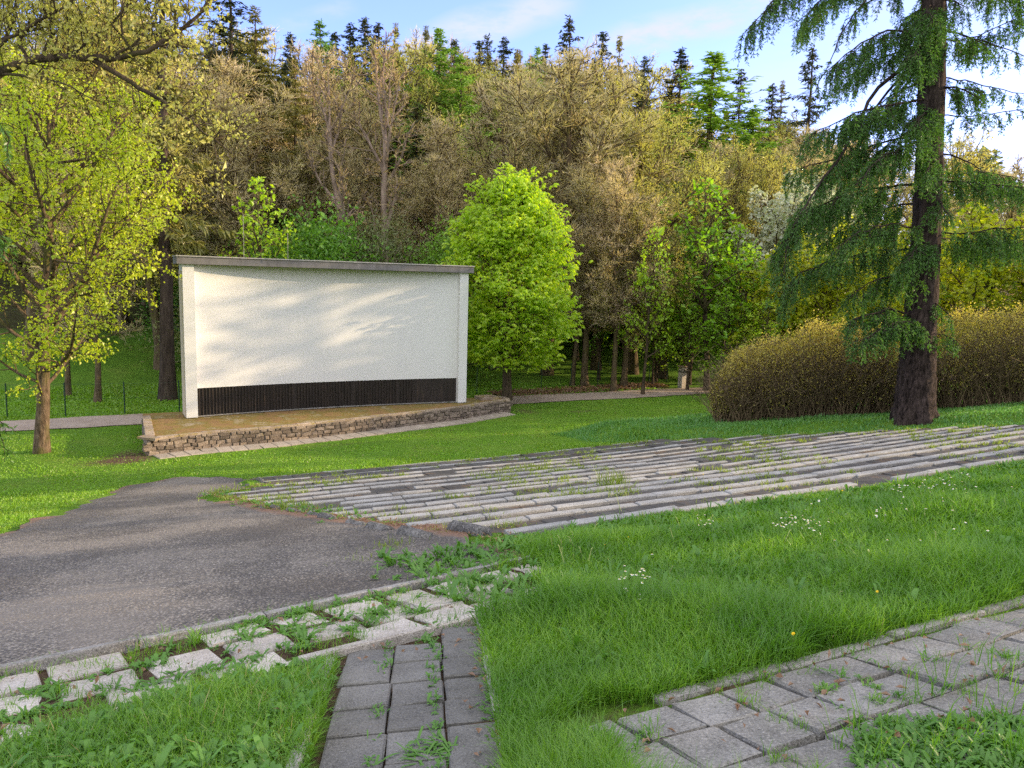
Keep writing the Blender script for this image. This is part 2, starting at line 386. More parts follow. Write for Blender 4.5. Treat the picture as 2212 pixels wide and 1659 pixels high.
M_aggr = stone_mat('aggregate_slab', (.12, .115, .103), (.175, .168, .152), (.24, .23, .21), 4, 60, .012, (.15, .115, .075), (.6, .78), .14)
M_seat = stone_mat('bench_concrete', (.165, .162, .152), (.24, .236, .224), (.33, .325, .31), 3, 60, .008, (.15, .14, .09), (.66, .8), .15)
M_tread = stone_mat('tread_slab', (.036, .035, .033), (.058, .056, .053), (.085, .082, .078), 2.5, 70, .006, (.12, .075, .04), (.52, .72), .2)
M_dark = stone_mat('dark_stone', (.04, .038, .036), (.09, .086, .08), (.22, .21, .195), 5, 40, .03, (.07, .08, .03), (.62, .75), .2)
M_kerb = stone_mat('kerb_concrete', (.13, .125, .115), (.215, .205, .19), (.3, .29, .27), 4, 60, .012, (.08, .1, .03), (.55, .68), .15)

mb = MB(); r = np.random.default_rng(3)
for row in range(3):
    u = -15.0
    while u < -4.1:
        lu = r.uniform(.46, .6); lv = .47
        uc = u + lu / 2
        v = float(kerb_a(uc)) + .22 + row * (float(kerb_b(uc)) - float(kerb_a(uc)) - .1) / 3 + .12
        if r.random() > (.05 if row < 2 else .1) and not (uc > -4.9 and r.random() < .3):
            slab(mb, uc + r.normal(0, .015), v + r.normal(0, .02), lu - r.uniform(.03, .09), lv - r.uniform(.03, .09), .07, r.normal(.016, .006), r.normal(-.16, .025), r, .009, .016, .009)
        u += lu + .01
tag(mb.build('pavement_strip', M_pale), 'pale weedy slabs laid beside the asphalt', kind='structure')
mb = MB(); r = np.random.default_rng(4)
v = 27.3
while v < 33:
    lv = .345; off = r.normal(0, .01)
    for k in range(3):
        pl, pr = float(path_left(v)), float(path_right(v)); w = (pr - pl) / 3
        su = pl + w * 1.5 + (k - 1) * w * .89; sv_ = v + lv / 2 + off + (k - 1) * w * .325
        if sv_ - .1 > float(kerb_b(su)) + .04: slab(mb, su, sv_, w * .938 - r.uniform(.005, .014 if k == 1 else .009), lv * 1.066 - .015, .06, r.normal(.012, .003), .355 + r.normal(0, .006), r, .006, .01, .003)
    v += lv
tag(mb.build('pavement_path', M_grey), 'grey slab path leading up to the slab strip', kind='structure')
mb = MB(); r = np.random.default_rng(5)
for i in range(30):
    for j in range(7):
        s = .355; u = -6.0 + i * s + .02 * j; v = 29.68 + j * s
        if r.random() < .015: continue
        slab(mb, u + r.normal(0, .012), v + r.normal(0, .012), s - r.uniform(.01, .03), s - r.uniform(.01, .03), .06, r.normal(.013, .005), r.normal(.0, .02), r, .009, .010, .005)
tag(mb.build('pavement_walk', M_aggr), 'weedy aggregate slab walk crossing in front', kind='structure')
def kerb(name, pts, w, th, top, mat, label, seg=1.0, seed=1, skip=0.0):
    mb = MB(); r = np.random.default_rng(seed); pts = np.array(pts, float)
    d = np.concatenate([[0], np.cumsum(np.linalg.norm(np.diff(pts, axis=0), axis=1))]); t = 0
    while t < d[-1] - .1:
        e = min(t + seg, d[-1]); a = np.array([np.interp(t, d, pts[:, k]) for k in (0, 1)]); b = np.array([np.interp(e, d, pts[:, k]) for k in (0, 1)])
        m = (a + b) / 2; rot = math.atan2(b[1] - a[1], b[0] - a[0])
        if r.random() >= skip: slab(mb, m[0], m[1], e - t - .012, w, th, top + r.normal(0, .006), rot + r.normal(0, .006), r, .006, .012, .003)
        t = e
    tag(mb.build(name, mat), label, kind='structure')
us = np.linspace(-15, -4.2, 12)
kerb('kerb', [(u, float(kerb_a(u)) + .03) for u in us], .09, .16, .065, M_kerb, 'thin concrete kerb between asphalt and slab strip', seed=11)
kerb('kerb', [(u, float(kerb_b(u)) + .03) for u in np.linspace(-14, -5.6, 10)], .10, .14, .05, M_pale, 'pale kerb along the lower side of the slab strip', seed=12, skip=.12)
kerb('kerb', [(float(path_left(v)) - .06, v) for v in np.linspace(27.6, 33, 6)], .07, .14, .065, M_kerb, 'grey kerb on the left of the slab path', seed=13)
kerb('kerb', [(float(path_right(v)) + .05, v) for v in np.linspace(27.3, 29.5, 4)], .07, .14, .045, M_kerb, 'grey kerb on the right of the slab path', seed=14)
kerb('kerb', [(u, 29.42) for u in np.linspace(-5.5, 6, 8)], .10, .14, .022, M_kerb, 'concrete kerb between meadow and slab walk', seed=15, skip=.0)

# ------------------------------------------------------------------ bench terrace
mbt = MB(); r = np.random.default_rng(21)
ORD = ['topmost', 'second', 'third', 'fourth', 'fifth', 'sixth', 'seventh', 'eighth', 'ninth', 'tenth', 'eleventh', 'twelfth', 'thirteenth', 'fourteenth', 'fifteenth', 'lowest']
def tread_z(u, v, vm): 
    g = gpt(u, vm); return g[2] + .45 * .183 * (v - vm)
for i, (vr, ul0) in enumerate(zip(ROWV, ROWU)):
    vup = ROWV[i - 1] if i else 24.5
    ur0 = float(row_right(vr)); vm = (vr + vup) / 2
    # tread slabs uphill of this bench row
    u = ul0 - .15 - (.35 if 13 <= i else 0); 
    while u < ur0:
        lu = r.uniform(.48, .53)
        p = gpt(u + lu / 2, vm); lv = (vup - vr) - .2
        top = -.036 + r.normal(0, .008)
        slab(mbt, u + lu / 2, vm, lu - .015, lv, .08, top, r.normal(0, .008), r, .008, .01, .004, slope=.09)
        u += lu
    root = empty('bench_row', gpt((ul0 + ur0) / 2, vr))
    if i == 0: lab = 'topmost bench row of pale concrete slabs, half hidden by the meadow grass'
    elif i == 15: lab = 'lowest bench row of pale concrete slabs, beside the lawn below'
    else: lab = f'{ORD[i]} bench row of pale concrete slabs, counted down from the meadow'
    tag(root, lab, 'bench', 'concrete bench rows of the open-air cinema')
    u = ul0 + r.uniform(-.1, .12)
    while u < ur0 - .3:
        lu = min(r.choice([.9, 1.0, 1.0, 1.25]), ur0 - u)
        sunk = 0 if r.random() > .12 else -.06
        if r.random() > .03:
            mb = MB(); c = gpt(u + lu / 2, vr)
            h = (.024 if i > 4 else .045) + sunk * .25 + r.normal(0, .006)
            slab(mb, u + lu / 2, vr + r.normal(0, .012), lu - .018, r.uniform(.115, .14) if i > 4 else r.uniform(.15, .18), .2, h, r.normal(0, .008), r, .008, .015, .004, slope=.0)
            o = mb.build('seat_slab', M_seat, None)
            o.parent = root; o.matrix_parent_inverse = Matrix.Translation(-Vector(root.location))
        u += lu
tag(mbt.build('pavement_terrace', M_tread), 'grey slab treads between the bench rows', kind='structure')
# rounded edging stones at the row ends
def edging(u, v, L, w, hgt, rot, seed):
    r = np.random.default_rng(seed); p = gpt(u, v); n = 9; k = 9
    d = EU3 * math.cos(rot) + EV3 * math.sin(rot); s = np.cross([0, 0, 1], d)
    vs = []
    slopez = (gpt(u + d[0] * 0, v + .2)[2] - gpt(u, v - .2)[2]) / .4 * math.sin(rot)
    for i in range(n):
        t = i / (n - 1) * 2 - 1; e = (1 - abs(t) ** 8) ** .5 * .5 + .5
        if abs(t) == 1: e *= .8
        for j in range(k):
            a = math.pi * j / (k - 1)
            q = p + d * t * L / 2 + s * math.cos(a) * w / 2 * e + np.array([0, 0, max(math.sin(a), 0) ** .6 * hgt * e * (1 - .25 * (t + 1) / 2) + slopez * t * L / 2 - .05])
            vs.append(q + r.normal(0, .005, 3))
    mb = MB(); ii = [(i * k + j, i * k + j + 1, (i + 1) * k + j + 1, (i + 1) * k + j) for i in range(n - 1) for j in range(k - 1)]
    mb.add(vs, ii, [])
    mb.q.append(np.array([(0, j, j + 1, j + 1) for j in range(1, 1)], int).reshape(-1, 4))
    for e0 in (0, (n - 1) * k):
        mb.t.append(np.array([(e0, e0 + j, e0 + j + 1) for j in range(1, k - 1)], int))
    return mb
EDG = [((1830, 2040 + 45), .62, .13, .2, 'grey edging block under the end of the second bench row'), ((1617, 2098), .5, .17, .17, 'thick rounded edging stone, third from the grass corner of the asphalt'), ((1483, 2072), .46, .15, .15, 'dark rounded edging stone beside the third bench row'), ((1392, 2053), .42, .12, .13, 'slim leaning edging stone beside the fourth bench row'), ((1278, 2030), .36, .13, .15, 'squat dark edging stone beside the sixth bench row'), ((1230, 2017), .36, .1, .12, 'low edging stone half buried in red needles'), ((1150, 2002), .42, .1, .12, 'long low edging stone behind the weeds at the asphalt'), ((1075, 1990), .2, .1, .13, 'small edging stone beside the yellow weeds'), ((1020, 1988), .16, .1, .1, 'smallest edging stone at the lower weeds')]
for k, ((sx, sy), L, w, hg, lab) in enumerate(EDG):
    L *= 1.55; w *= 1.35; hg *= 1.15
    p = hit(sx * .553, sy * .553); u, v = uv(p[0], p[1])
    o = edging(float(u), float(v), L, w, hg, math.radians(75), 40 + k).build('edging_stone', M_dark, smooth=True)
    tag(o, lab, 'stone', 'edging stones along the asphalt')
for k, (u, v, lab) in enumerate([(-4.85, 11.1, 'dark kerb block at the far corner of the terrace')]):
    tag(edging(u, v, .9, .12, .16, math.radians(90), 60).build('edging_stone', M_dark, smooth=True), lab, 'stone', 'edging stones along the asphalt')

# ------------------------------------------------------------------ cinema screen
SL = np.array([-12.72, 29.68]); SR = np.array([-2.12, 35.50])
SE = (SR - SL) / np.linalg.norm(SR - SL); SN = np.array([SE[1], -SE[0]]); SW = float(np.linalg.norm(SR - SL)); SC = (SL + SR) / 2
def scp(a, n, z): q = SC + SE * a + SN * n; return np.array([q[0], q[1], z])
ZB = .58
def wall_mat(name, c0, c1, stain):
    m, nt, out = nmat(name)
    c = mixc(nt, sharpen(nt, noise(nt, 1.1, 5, .6, vec_scale=(1, 1, .35)), .35, .7), c0, c1)
    c = mixc(nt, mixc(nt, .4, (0, 0, 0), sharpen(nt, noise(nt, 5, 5, .7, vec_scale=(1, 1, .12)), .6, .8)), c, stain)
    pbr(nt, out, c, .85, bumpn(nt, noise(nt, 45, 3, .7), .05, .01), .2); return m
M_white = wall_mat('white_plaster', (.655, .65, .635), (.62, .62, .612), (.52, .49, .44))
M_side = wall_mat('beige_plaster', (.5, .42, .3), (.45, .38, .27), (.3, .25, .18))
M_fasc, nt, out = nmat('grey_roof_sheet')
c = ramp(nt, noise(nt, 3, 6, .7, vec_scale=(1, 1, .3)), [(.3, (.115, .11, .11)), (.7, (.19, .18, .178))])
c = mixc(nt, sharpen(nt, noise(nt, 4.5, 5, .75), .66, .74), c, (.4, .28, .1)); pbr(nt, out, c, .7, None, .3)
M_slat, nt, out = nmat('black_stained_wood')
c = ramp(nt, noise(nt, 9, 6, .75, vec_scale=(1, 1, .08)), [(.35, (.012, .010, .009)), (.6, (.03, .022, .018)), (.8, (.12, .075, .05))])
pbr(nt, out, c, .6, None, .35)
scr = tag(empty('cinema_screen', (SC[0], SC[1], ZB)), 'big white open-air cinema screen with a grey flat roof on the stage', 'cinema screen')
scr_inv = Matrix.Translation(-Vector(scr.location))
def spart(mb, name, mat, smooth=False, parent=None):
    o = mb.build(name, mat, None, smooth=smooth); o.parent = parent or scr
    if parent is None: o.matrix_parent_inverse = scr_inv
    else: o.matrix_parent_inverse = scr_inv @ Matrix.Identity(4)
    return o
H2 = SW / 2; PW = .42; ZT = 6.5
E3 = np.array([SE[0], SE[1], 0]); N3 = np.array([SN[0], SN[1], 0]); Z3 = np.array([0, 0, 1.0])
for sgn in (-1, 1):
    mb = MB(); mb.box(scp(sgn * (H2 - PW / 2), -.6, (ZB + ZT + .06) / 2), E3 * PW / 2, N3 * .6, Z3 * (ZT + .06 - ZB) / 2, .0)
    spart(mb, 'pillar', M_white)
mb = MB(); mb.box(scp(-H2 - .013, -.66, (ZT + ZB) / 2 - .1), E3 * .012, N3 * .53, Z3 * (ZT - ZB - .2) / 2); spart(mb, 'side_panel', M_side)
SAG = .42; REC = .2; HI = H2 - PW
def depth(a): return -REC - SAG * (1 - (a / HI) ** 2)
aa = np.linspace(-HI, HI, 49); ZS = ZB + 1.13
zz = np.linspace(ZS, ZT + .05, 9)
vs = np.array([[scp(a, depth(a), z) for a in aa] for z in zz]); n = len(aa)
bk = np.array([[scp(a, depth(a) - .15, z) for a in aa] for z in zz])
k = (np.arange(len(zz) - 1)[:, None] * n + np.arange(n - 1)[None, :]).ravel()
mb = MB(); mb.add(vs.reshape(-1, 3), np.stack([k, k + 1, k + n + 1, k + n], -1))
lo = np.concatenate([vs[0], bk[0]]); j = np.arange(n - 1); mb.add(lo, np.stack([j, j + n, j + n + 1, j + 1], -1))
spart(mb, 'screen_panel', M_white, True)
# back wall behind the panel
mb = MB(); mb.box(scp(0, -1.0, (ZB + ZT) / 2), E3 * (HI - .004), N3 * .12, Z3 * (ZT - ZB) / 2); spart(mb, 'back_wall', M_side)
# ridged black boards under the white panel
mb = MB(); pr = []
nsl = 88; step = 2 * HI / nsl
for i in range(nsl):
    a0 = -HI + i * step; seam = i in (30, 50, 66)
    for (f, dn) in ((0, 0), (.5, 0), (.62, .05), (.86, .05), (.98, 0)):
        a = a0 + f * step; pr.append((a, depth(a) - .035 + (0 if seam else dn * (1.0 if i < 72 else .25))))
pr.append((HI, depth(HI) - .035)); pr = np.array(pr); n = len(pr)
b = np.array([scp(a, d, ZB + .03) for a, d in pr]); t = np.array([scp(a, d, ZS - .003) for a, d in pr]); j = np.arange(n - 1)
mb.add(np.concatenate([b, t]), np.stack([j, j + 1, j + n + 1, j + n], -1)); spart(mb, 'slat_panel', M_slat)
mb = MB()
for k in range(len(aa) - 1):
    m = (aa[k] + aa[k + 1]) / 2; p = scp(m, depth(m) + .02, ZB + .012); dd = scp(aa[k + 1], depth(aa[k + 1]), 0) - scp(aa[k], depth(aa[k]), 0)
    mb.box(p, dd / 2, N3 * .06, Z3 * .016)
spart(mb, 'sill', M_kerb)
mb = MB(); FO = .14
mb.box(scp(0, (FO - 1.35) / 2, ZT + .06 + .14), E3 * (H2 + .2), N3 * (1.35 + FO) / 2, Z3 * .14); roof = spart(mb, 'roof', M_fasc)
mb = MB(); mb.box(scp(0, (FO - 1.35) / 2 + .02, ZT + .06 + .28 + .022), E3 * (H2 + .225), N3 * ((1.35 + FO) / 2 + .025), Z3 * .022); 
M_flash = stone_mat('roof_flashing', (.27, .26, .25), (.33, .32, .31), (.4, .38, .35), 6, 30, .003, (.45, .27, .05), (.6, .7))
fl = spart(mb, 'roof_flashing', M_flash)
for px in (527, 622):
    a0 = at(px, 560, 30.8); p = np.array([a0[0], a0[1], ZT]); mb = MB()
    mb.tube([[p[0], p[1], ZT + .42], [p[0], p[1], ZT + (2.1 if px < 600 else 1.4)]], .012, 6, True); spart(mb, 'mast', M_kerb)

# ------------------------------------------------------------------ stage
stg = tag(empty('stage', gpt(0, 2)), 'low rubble stone stage with a mossy brown floor below the white screen', 'stage')
stg_inv = Matrix.Translation(-Vector(stg.location))
ST = .55
def stpart(mb, name, mat, smooth=False):
    o = mb.build(name, mat, None, smooth=smooth); o.parent = stg; o.matrix_parent_inverse = stg_inv; return o
us_ = np.concatenate([np.linspace(STAGE_F[0][0], STAGE_F[6][0], 40), [p[0] for p in STAGE_F[7:]]])
vs_ = np.concatenate([stage_front(us_[:40]), [p[1] for p in STAGE_F[7:]]])
M_floor, nt, out = nmat('mossy_stage_floor')
n = noise(nt, 1.1, 7, .75); n2 = noise(nt, 7, 6, .8)
c = ramp(nt, n, [(.32, (.16, .09, .045)), (.45, (.26, .16, .07)), (.53, (.17, .13, .03)), (.66, (.36, .29, .21))])
c = mixc(nt, sharpen(nt, n2, .54, .66), c, (.17, .16, .03)); c = mixc(nt, sharpen(nt, n2, .46, .34), c, (.1, .07, .04))
pbr(nt, out, c, .95, bumpn(nt, n2, .6, .02), .1)
P3 = np.stack([*xy(us_, vs_)], -1); back = np.stack([*xy(np.linspace(STAGE_F[0][0], 8.2, len(us_)), np.full(len(us_), -1.25))], -1)
mb = MB(); k = len(us_); v = np.concatenate([np.c_[P3, np.full(k, ST)], np.c_[back, np.full(k, ST)]]); j = np.arange(k - 1)
mb.add(v, np.stack([j, j + 1, j + k + 1, j + k], -1)); stpart(mb, 'stage_floor', M_floor)
# mortar core + stones along the front and both ends
M_stone = stone_mat('rubble_stone', (.09, .07, .055), (.17, .135, .105), (.26, .215, .17), 5, 35, .03, (.15, .13, .045), (.6, .78), .4)
M_mort = stone_mat('mortar', (.06, .05, .04), (.1, .085, .07), (.15, .13, .11), 6, 40, .02)
line = [(STAGE_F[0][0], -.2)] + list(zip(us_, vs_))
line = np.array(line); L = np.concatenate([[0], np.cumsum(np.linalg.norm(np.diff(line, axis=0), axis=1))])
def wl(t): return np.array([np.interp(t, L, line[:, 0]), np.interp(t, L, line[:, 1])])
mb = MB()
for k in range(len(line) - 1):
    a, b = line[k], line[k + 1]; x0, y0 = xy(*a); x1, y1 = xy(*b)
    z0 = min(float(ground(x0, y0)), float(ground(x1, y1))) - .1
    mb.add([[x0, y0, z0], [x1, y1, z0], [x1, y1, ST - .012], [x0, y0, ST - .012]], [(0, 1, 2, 3)])
stpart(mb, 'mortar', M_mort)
mb = MB(); r = np.random.default_rng(31)
courses = [(-.03, .17), (.13, .16), (.28, .15), (.42, .13)]
for ci, (z0, hc) in enumerate(courses):
    t = r.uniform(0, .2)
    while t < L[-1] - .1:
        w = r.uniform(.16, .46); p = wl(t + w / 2); q = wl(t + w / 2 + .05) - wl(t + w / 2 - .05); d = EU3 * q[0] + EV3 * q[1]; d /= np.linalg.norm(d)
        nn = np.cross(d, Z3); g = gpt(p[0], p[1]); hh = hc * r.uniform(.78, 1.0); zc = z0 + hc / 2 + r.normal(0, .012)
        zt = min(zc + hh / 2, ST + .005); zc = zt - hh / 2
        dd = d * math.cos(0) + Z3 * r.normal(0, .09)
        pos = np.array([g[0], g[1], zc]) + nn * r.uniform(-.03, -.008)
        mb.box(pos, dd * (w / 2 - .012), np.cross(nn, dd) * hh / 2, nn * .07, .022, r, .009)
        t += w + .008
stpart(mb, 'stone_wall', M_stone)
# coping stones round the edge
mb = MB(); t = 0.0; r = np.random.default_rng(33)
while t < L[-1] - .2:
    w = r.uniform(.5, .9); w = min(w, L[-1] - t); p = wl(t + w / 2); q = wl(min(t + w, L[-1])) - wl(t); d = EU3 * q[0] + EV3 * q[1]; d /= np.linalg.norm(d)
    left = t < L[1]; wid = .3 if left else .2; nn = np.cross(d, Z3); g = gpt(p[0], p[1])
    mb.box(np.array([g[0], g[1], ST + .025 + (.02 if left else 0)]) - nn * (wid / 2 - .03), d * (w / 2 - .005), -nn * wid / 2 if np.dot(np.cross(d, -nn), Z3) > 0 else nn * wid / 2, Z3 * .04, .012, r, .006)
    t += w
M_cope = stone_mat('mossy_coping', (.17, .125, .09), (.27, .21, .155), (.36, .3, .24), 3, 40, .02, (.26, .2, .045), (.5, .7), .2)
stpart(mb, 'coping', M_cope)
# open drain box at the right end of the stage
mb = MB(); c0 = gpt(7.55, -.75)
for (du, dv, lu, lv) in ((0, .38, .9, .1), (0, -.38, .9, .1), (.45, 0, .1, .66), (-.45, 0, .1, .66)):
    p = gpt(7.55 + du, -.75 + dv); mb.box(np.array([p[0], p[1], ST + .06]), EU3 * lu / 2, EV3 * lv / 2, Z3 * .075, .01, r, .006)
stpart(mb, 'drain_curb', M_cope)
# paved strip in front of the stage
mb = MB(); u = STAGE_F[0][0] + .25
while u < 8.0:
    slab(mb, u + .25, float(stage_front(u + .25)) + .45, .485, .8, .08, .035, math.atan2(float(stage_front(u + .5) - stage_front(u)), .5), r, .006, .01, .004); u += .5
M_strip = stone_mat('stage_strip_slab', (.22, .18, .14), (.3, .255, .205), (.37, .325, .27), 3, 60, .008, (.12, .13, .04), (.6, .75), .12)
tag(mb.build('pavement_front', M_strip), 'row of slabs along the foot of the stage', kind='structure')

# ------------------------------------------------------------------ fence, gate post, leaf litter
M_green, nt, out = nmat('green_fence_paint'); pbr(nt, out, (.012, .04, .022), .5, None, .4)
def fence(posts, label, d_hint):
    pts = []
    for px, py in posts: pts.append(hit(px, py))
    root = tag(empty('wire_fence', pts[len(pts) // 2]), label, 'fence')
    inv = Matrix.Translation(-Vector(root.location)); mbw = MB()
    for p in pts:
        mb = MB(); mb.tube([[p[0], p[1], p[2] - .1], [p[0], p[1], p[2] + 1.45]], .028, 6, True)
        o = mb.build('post', M_green); o.parent = root; o.matrix_parent_inverse = inv
    for a, b in zip(pts[:-1], pts[1:]):
        for h in (.1, .75, 1.38): mbw.tube([a + [0, 0, h], (a + b) / 2 + [0, 0, h - .015], b + [0, 0, h]], .004, 3)
        n = int(np.linalg.norm(b - a) / .25)
        for k in range(1, n):
            q = a + (b - a) * k / n; mbw.tube([q + [0, 0, .1], q + [0, 0, 1.38]], .0025, 3)
    o = mbw.build('wire_mesh', M_green); o.parent = root; o.matrix_parent_inverse = inv
fence([(-120, 905), (16, 902), (142, 899), (270, 896), (388, 891)], 'thin green wire fence behind the path left of the screen', 34)
fence([(1030, 851), (1100, 843), (1169, 838), (1233, 835), (1291, 832), (1345, 829), (1402, 827), (1440, 826)], 'thin green wire fence between the chestnut tree and the stone post', 40)
gp = hit(1473, 838); M_post = stone_mat('sandstone_post', (.28, .24, .19), (.42, .38, .32), (.52, .48, .42), 4, 40, .02, (.15, .13, .06), (.6, .75))
root = tag(empty('stone_post', gp), 'weathered square stone gate post with a rusty cap beside the path', 'post'); inv = Matrix.Translation(-Vector(gp))
r = np.random.default_rng(9)
for nm, z0, z1, w, m in (('shaft', -.1, .98, .185, M_post), ('band', .98, 1.05, .2, M_dark), ('head', 1.05, 1.3, .19, M_post), ('cap', 1.3, 1.39, .25, M_cope)):
    mb = MB(); mb.box(gp + [0, 0, (z0 + z1) / 2], E3 * w, N3 * w, Z3 * (z1 - z0) / 2, .02, r, .008); o = mb.build(nm, m); o.parent = root; o.matrix_parent_inverse = inv

# ------------------------------------------------------------------ trees: growing skeletons
def nrm(a): return a / (np.linalg.norm(a) + 1e-9)
class Sk:
    def __init__(s): s.br = []; s.tw = []
def perp(d, az):
    ref = np.array([0, 0, 1.0]) if abs(d[2]) < .9 else np.array([1.0, 0, 0])
    a = nrm(np.cross(d, ref)); b = np.cross(d, a); return a * math.cos(az) + b * math.sin(az)
def grow(sk, p, d, L, r, lv, spec, rng, env=None, tip=False):
    s = spec[lv]; n = s['seg']; pts = [p]; dd = d
    for i in range(n):
        dd = nrm(dd + rng.normal(0, s['wob'], 3) + np.array([0, 0, s.get('up', 0)]) + np.array(s.get('side', (0, 0, 0))))
        pts.append(pts[-1] + dd * L / n)
    pts = np.array(pts); rad = np.linspace(r, r * s.get('tip', .35), n + 1)
    if lv == 0 and s.get('flare'): rad = rad * (1 + s['flare'] * np.exp(-np.linspace(0, L, n + 1) / .5))
    sk.br.append((pts, rad, lv))
    if lv + 1 >= len(spec): sk.tw.append(pts); return
    c = spec[lv + 1]; m = s['n']; az = rng.uniform(0, 6.28)
    if isinstance(m, tuple): m = max(2, int(L * m[0]))
    for k in range(m):
        f = s['f0'] + (s.get('f1', .98) - s['f0']) * ((k + rng.uniform(0, .9)) / m)
        i = min(int(f * n), n - 1); t = f * n - i
        q = pts[i] * (1 - t) + pts[i + 1] * t; dl = nrm(pts[i + 1] - pts[i]); az += 2.4 + rng.normal(0, .4)
        if lv > 0 and s.get('flat'):
            side = nrm(np.cross(dl, [0, 0, 1])) * (1 if k % 2 else -1); pd = nrm(side + np.array([0, 0, rng.normal(0, .35)]))
        else: pd = perp(dl, az)
        an = math.radians(c['ang'] + rng.normal(0, c.get('angv', 8)) - (c.get('angtop', 0) * f if lv == 0 else 0))
        nd = nrm(dl * math.cos(an) + pd * math.sin(an))
        ln = (env(f) if (lv == 0 and env) else L * c['ratio'] * (1 - .55 * f)) * rng.uniform(.75, 1.2)
        rr = np.interp(f * n, np.arange(n + 1), rad)
        grow(sk, q, nd, ln, min(rr * .75, max(.006, c.get('r', .5) * rr)) if 'rl' not in c else min(rr * .8, c['rl'] * ln), lv + 1, spec, rng)
    if s.get('lead', True): sk.tw.append(pts[-2:])
def wood_mb(sk, minr=.006, kmax=9, maxlv=9):
    mb = MB()
    for pts, rad, lv in sk.br:
        if lv > maxlv: continue
        k = kmax if lv == 0 else (6 if lv == 1 else (4 if lv == 2 else 3))
        mb.tube(pts, np.maximum(rad, minr), k)
    return mb
def sample_tw(sk, per_m, rng, f0=0.0):
    P, D = [], []
    for pts in sk.tw:
        L = np.linalg.norm(np.diff(pts, axis=0), axis=1); T = L.sum(); m = max(1, int(T * per_m + rng.uniform(0, 1)))
        t = rng.uniform(f0, 1, m) * T; cs = np.concatenate([[0], np.cumsum(L)])
        P.append(np.stack([np.interp(t, cs, pts[:, k]) for k in range(3)], -1)); D.append(np.repeat(nrm(pts[-1] - pts[0])[None], m, 0))
    return np.concatenate(P), np.concatenate(D)
def leaf_cloud(mb, P, D, rng, L, W, spread=.1, droop=.0, along=.3, per=1, lvv=.35):
    for _ in range(per):
        n = len(P); d = rng.normal(0, 1, (n, 3)); d /= np.linalg.norm(d, axis=1)[:, None]
        d = d + D * along + np.array([0, 0, -droop]); nn = rng.normal(0, 1.0, (n, 3)) + np.array([0, 0, .35])
        s = np.exp(rng.normal(0, lvv, n))
        mb.leaves(P + rng.normal(0, spread, (n, 3)), d, nn, L * s, W * s)

M_bark_maple = bark_mat('maple_bark', (.05, .034, .022), (.2, .145, .095), 9, .3, (.1, .095, .03))
M_bark_brown = bark_mat('brown_bark', (.04, .03, .022), (.13, .095, .065), 6, .2, (.07, .07, .025))
M_bark_alder = bark_mat('alder_bark', (.075, .055, .035), (.16, .12, .075), 6, .2, (.12, .105, .035))
M_bark_pale = bark_mat('pale_ash_bark', (.15, .11, .085), (.34, .26, .21), 5, .2)
M_bark_dark = bark_mat('spruce_bark', (.035, .026, .021), (.1, .075, .06), 7, .2)
M_bark_larch = bark_mat('larch_bark', (.008, .006, .005), (.085, .062, .055), 11, .16)
M_leaf_maple = leaf_mat('maple_leaf', (.36, .46, .02), (.58, .62, .035), (.34, .46, .02), .5, .5)
M_leaf_chest = leaf_mat('chestnut_leaf', (.28, .46, .018), (.56, .66, .03), (.38, .56, .02), .55, .9)
M_leaf_young = leaf_mat('young_leaf', (.22, .42, .018), (.42, .58, .028), (.3, .5, .02), .5, .6, hue=.02)
M_leaf_shrub = leaf_mat('shrub_leaf', (.11, .25, .02), (.2, .37, .035), (.15, .3, .03), .4, .6, hue=.02)
M_leaf_grey = leaf_mat('grey_shrub_leaf', (.16, .2, .07), (.24, .27, .1), (.2, .18, .08), .35, .6, hue=.01)
M_leaf_yel = leaf_mat('yellow_leaf', (.38, .42, .012), (.52, .52, .02), (.3, .4, .015), .55, .5)
M_leaf_alder = leaf_mat('alder_bud', (.39, .325, .21), (.52, .435, .28), (.45, .425, .18), .42, .25, hue=.015)
M_leaf_oak = leaf_mat('oak_bud', (.43, .40, .11), (.58, .53, .15), (.48, .5, .1), .45, .25, hue=.02)
M_leaf_ash = leaf_mat('ash_catkin', (.38, .27, .13), (.5, .38, .2), (.4, .31, .12), .3, .3)
M_leaf_spruce = leaf_mat('spruce_needle', (.03, .055, .026), (.06, .085, .034), (.11, .09, .04), .2, .35, hue=.012)
M_leaf_golden = leaf_mat('golden_spruce_needle', (.15, .15, .03), (.25, .22, .055), (.19, .2, .04), .25, .3, hue=.01)
M_leaf_llarch = leaf_mat('spring_larch_needle', (.13, .28, .035), (.24, .38, .06), (.17, .31, .04), .4, .4, hue=.012)
M_leaf_blossom = leaf_mat('white_blossom', (.5, .53, .42), (.66, .67, .6), (.3, .38, .2), .35, .8, 1.0)
M_leaf_larch = leaf_mat('larch_needle', (.06, .15, .024), (.11, .24, .038), (.075, .18, .028), .42, .7)
M_leaf_far = leaf_mat('distant_leaf', (.12, .2, .1), (.2, .24, .12), (.17, .16, .1), .3, .2, hue=.03)

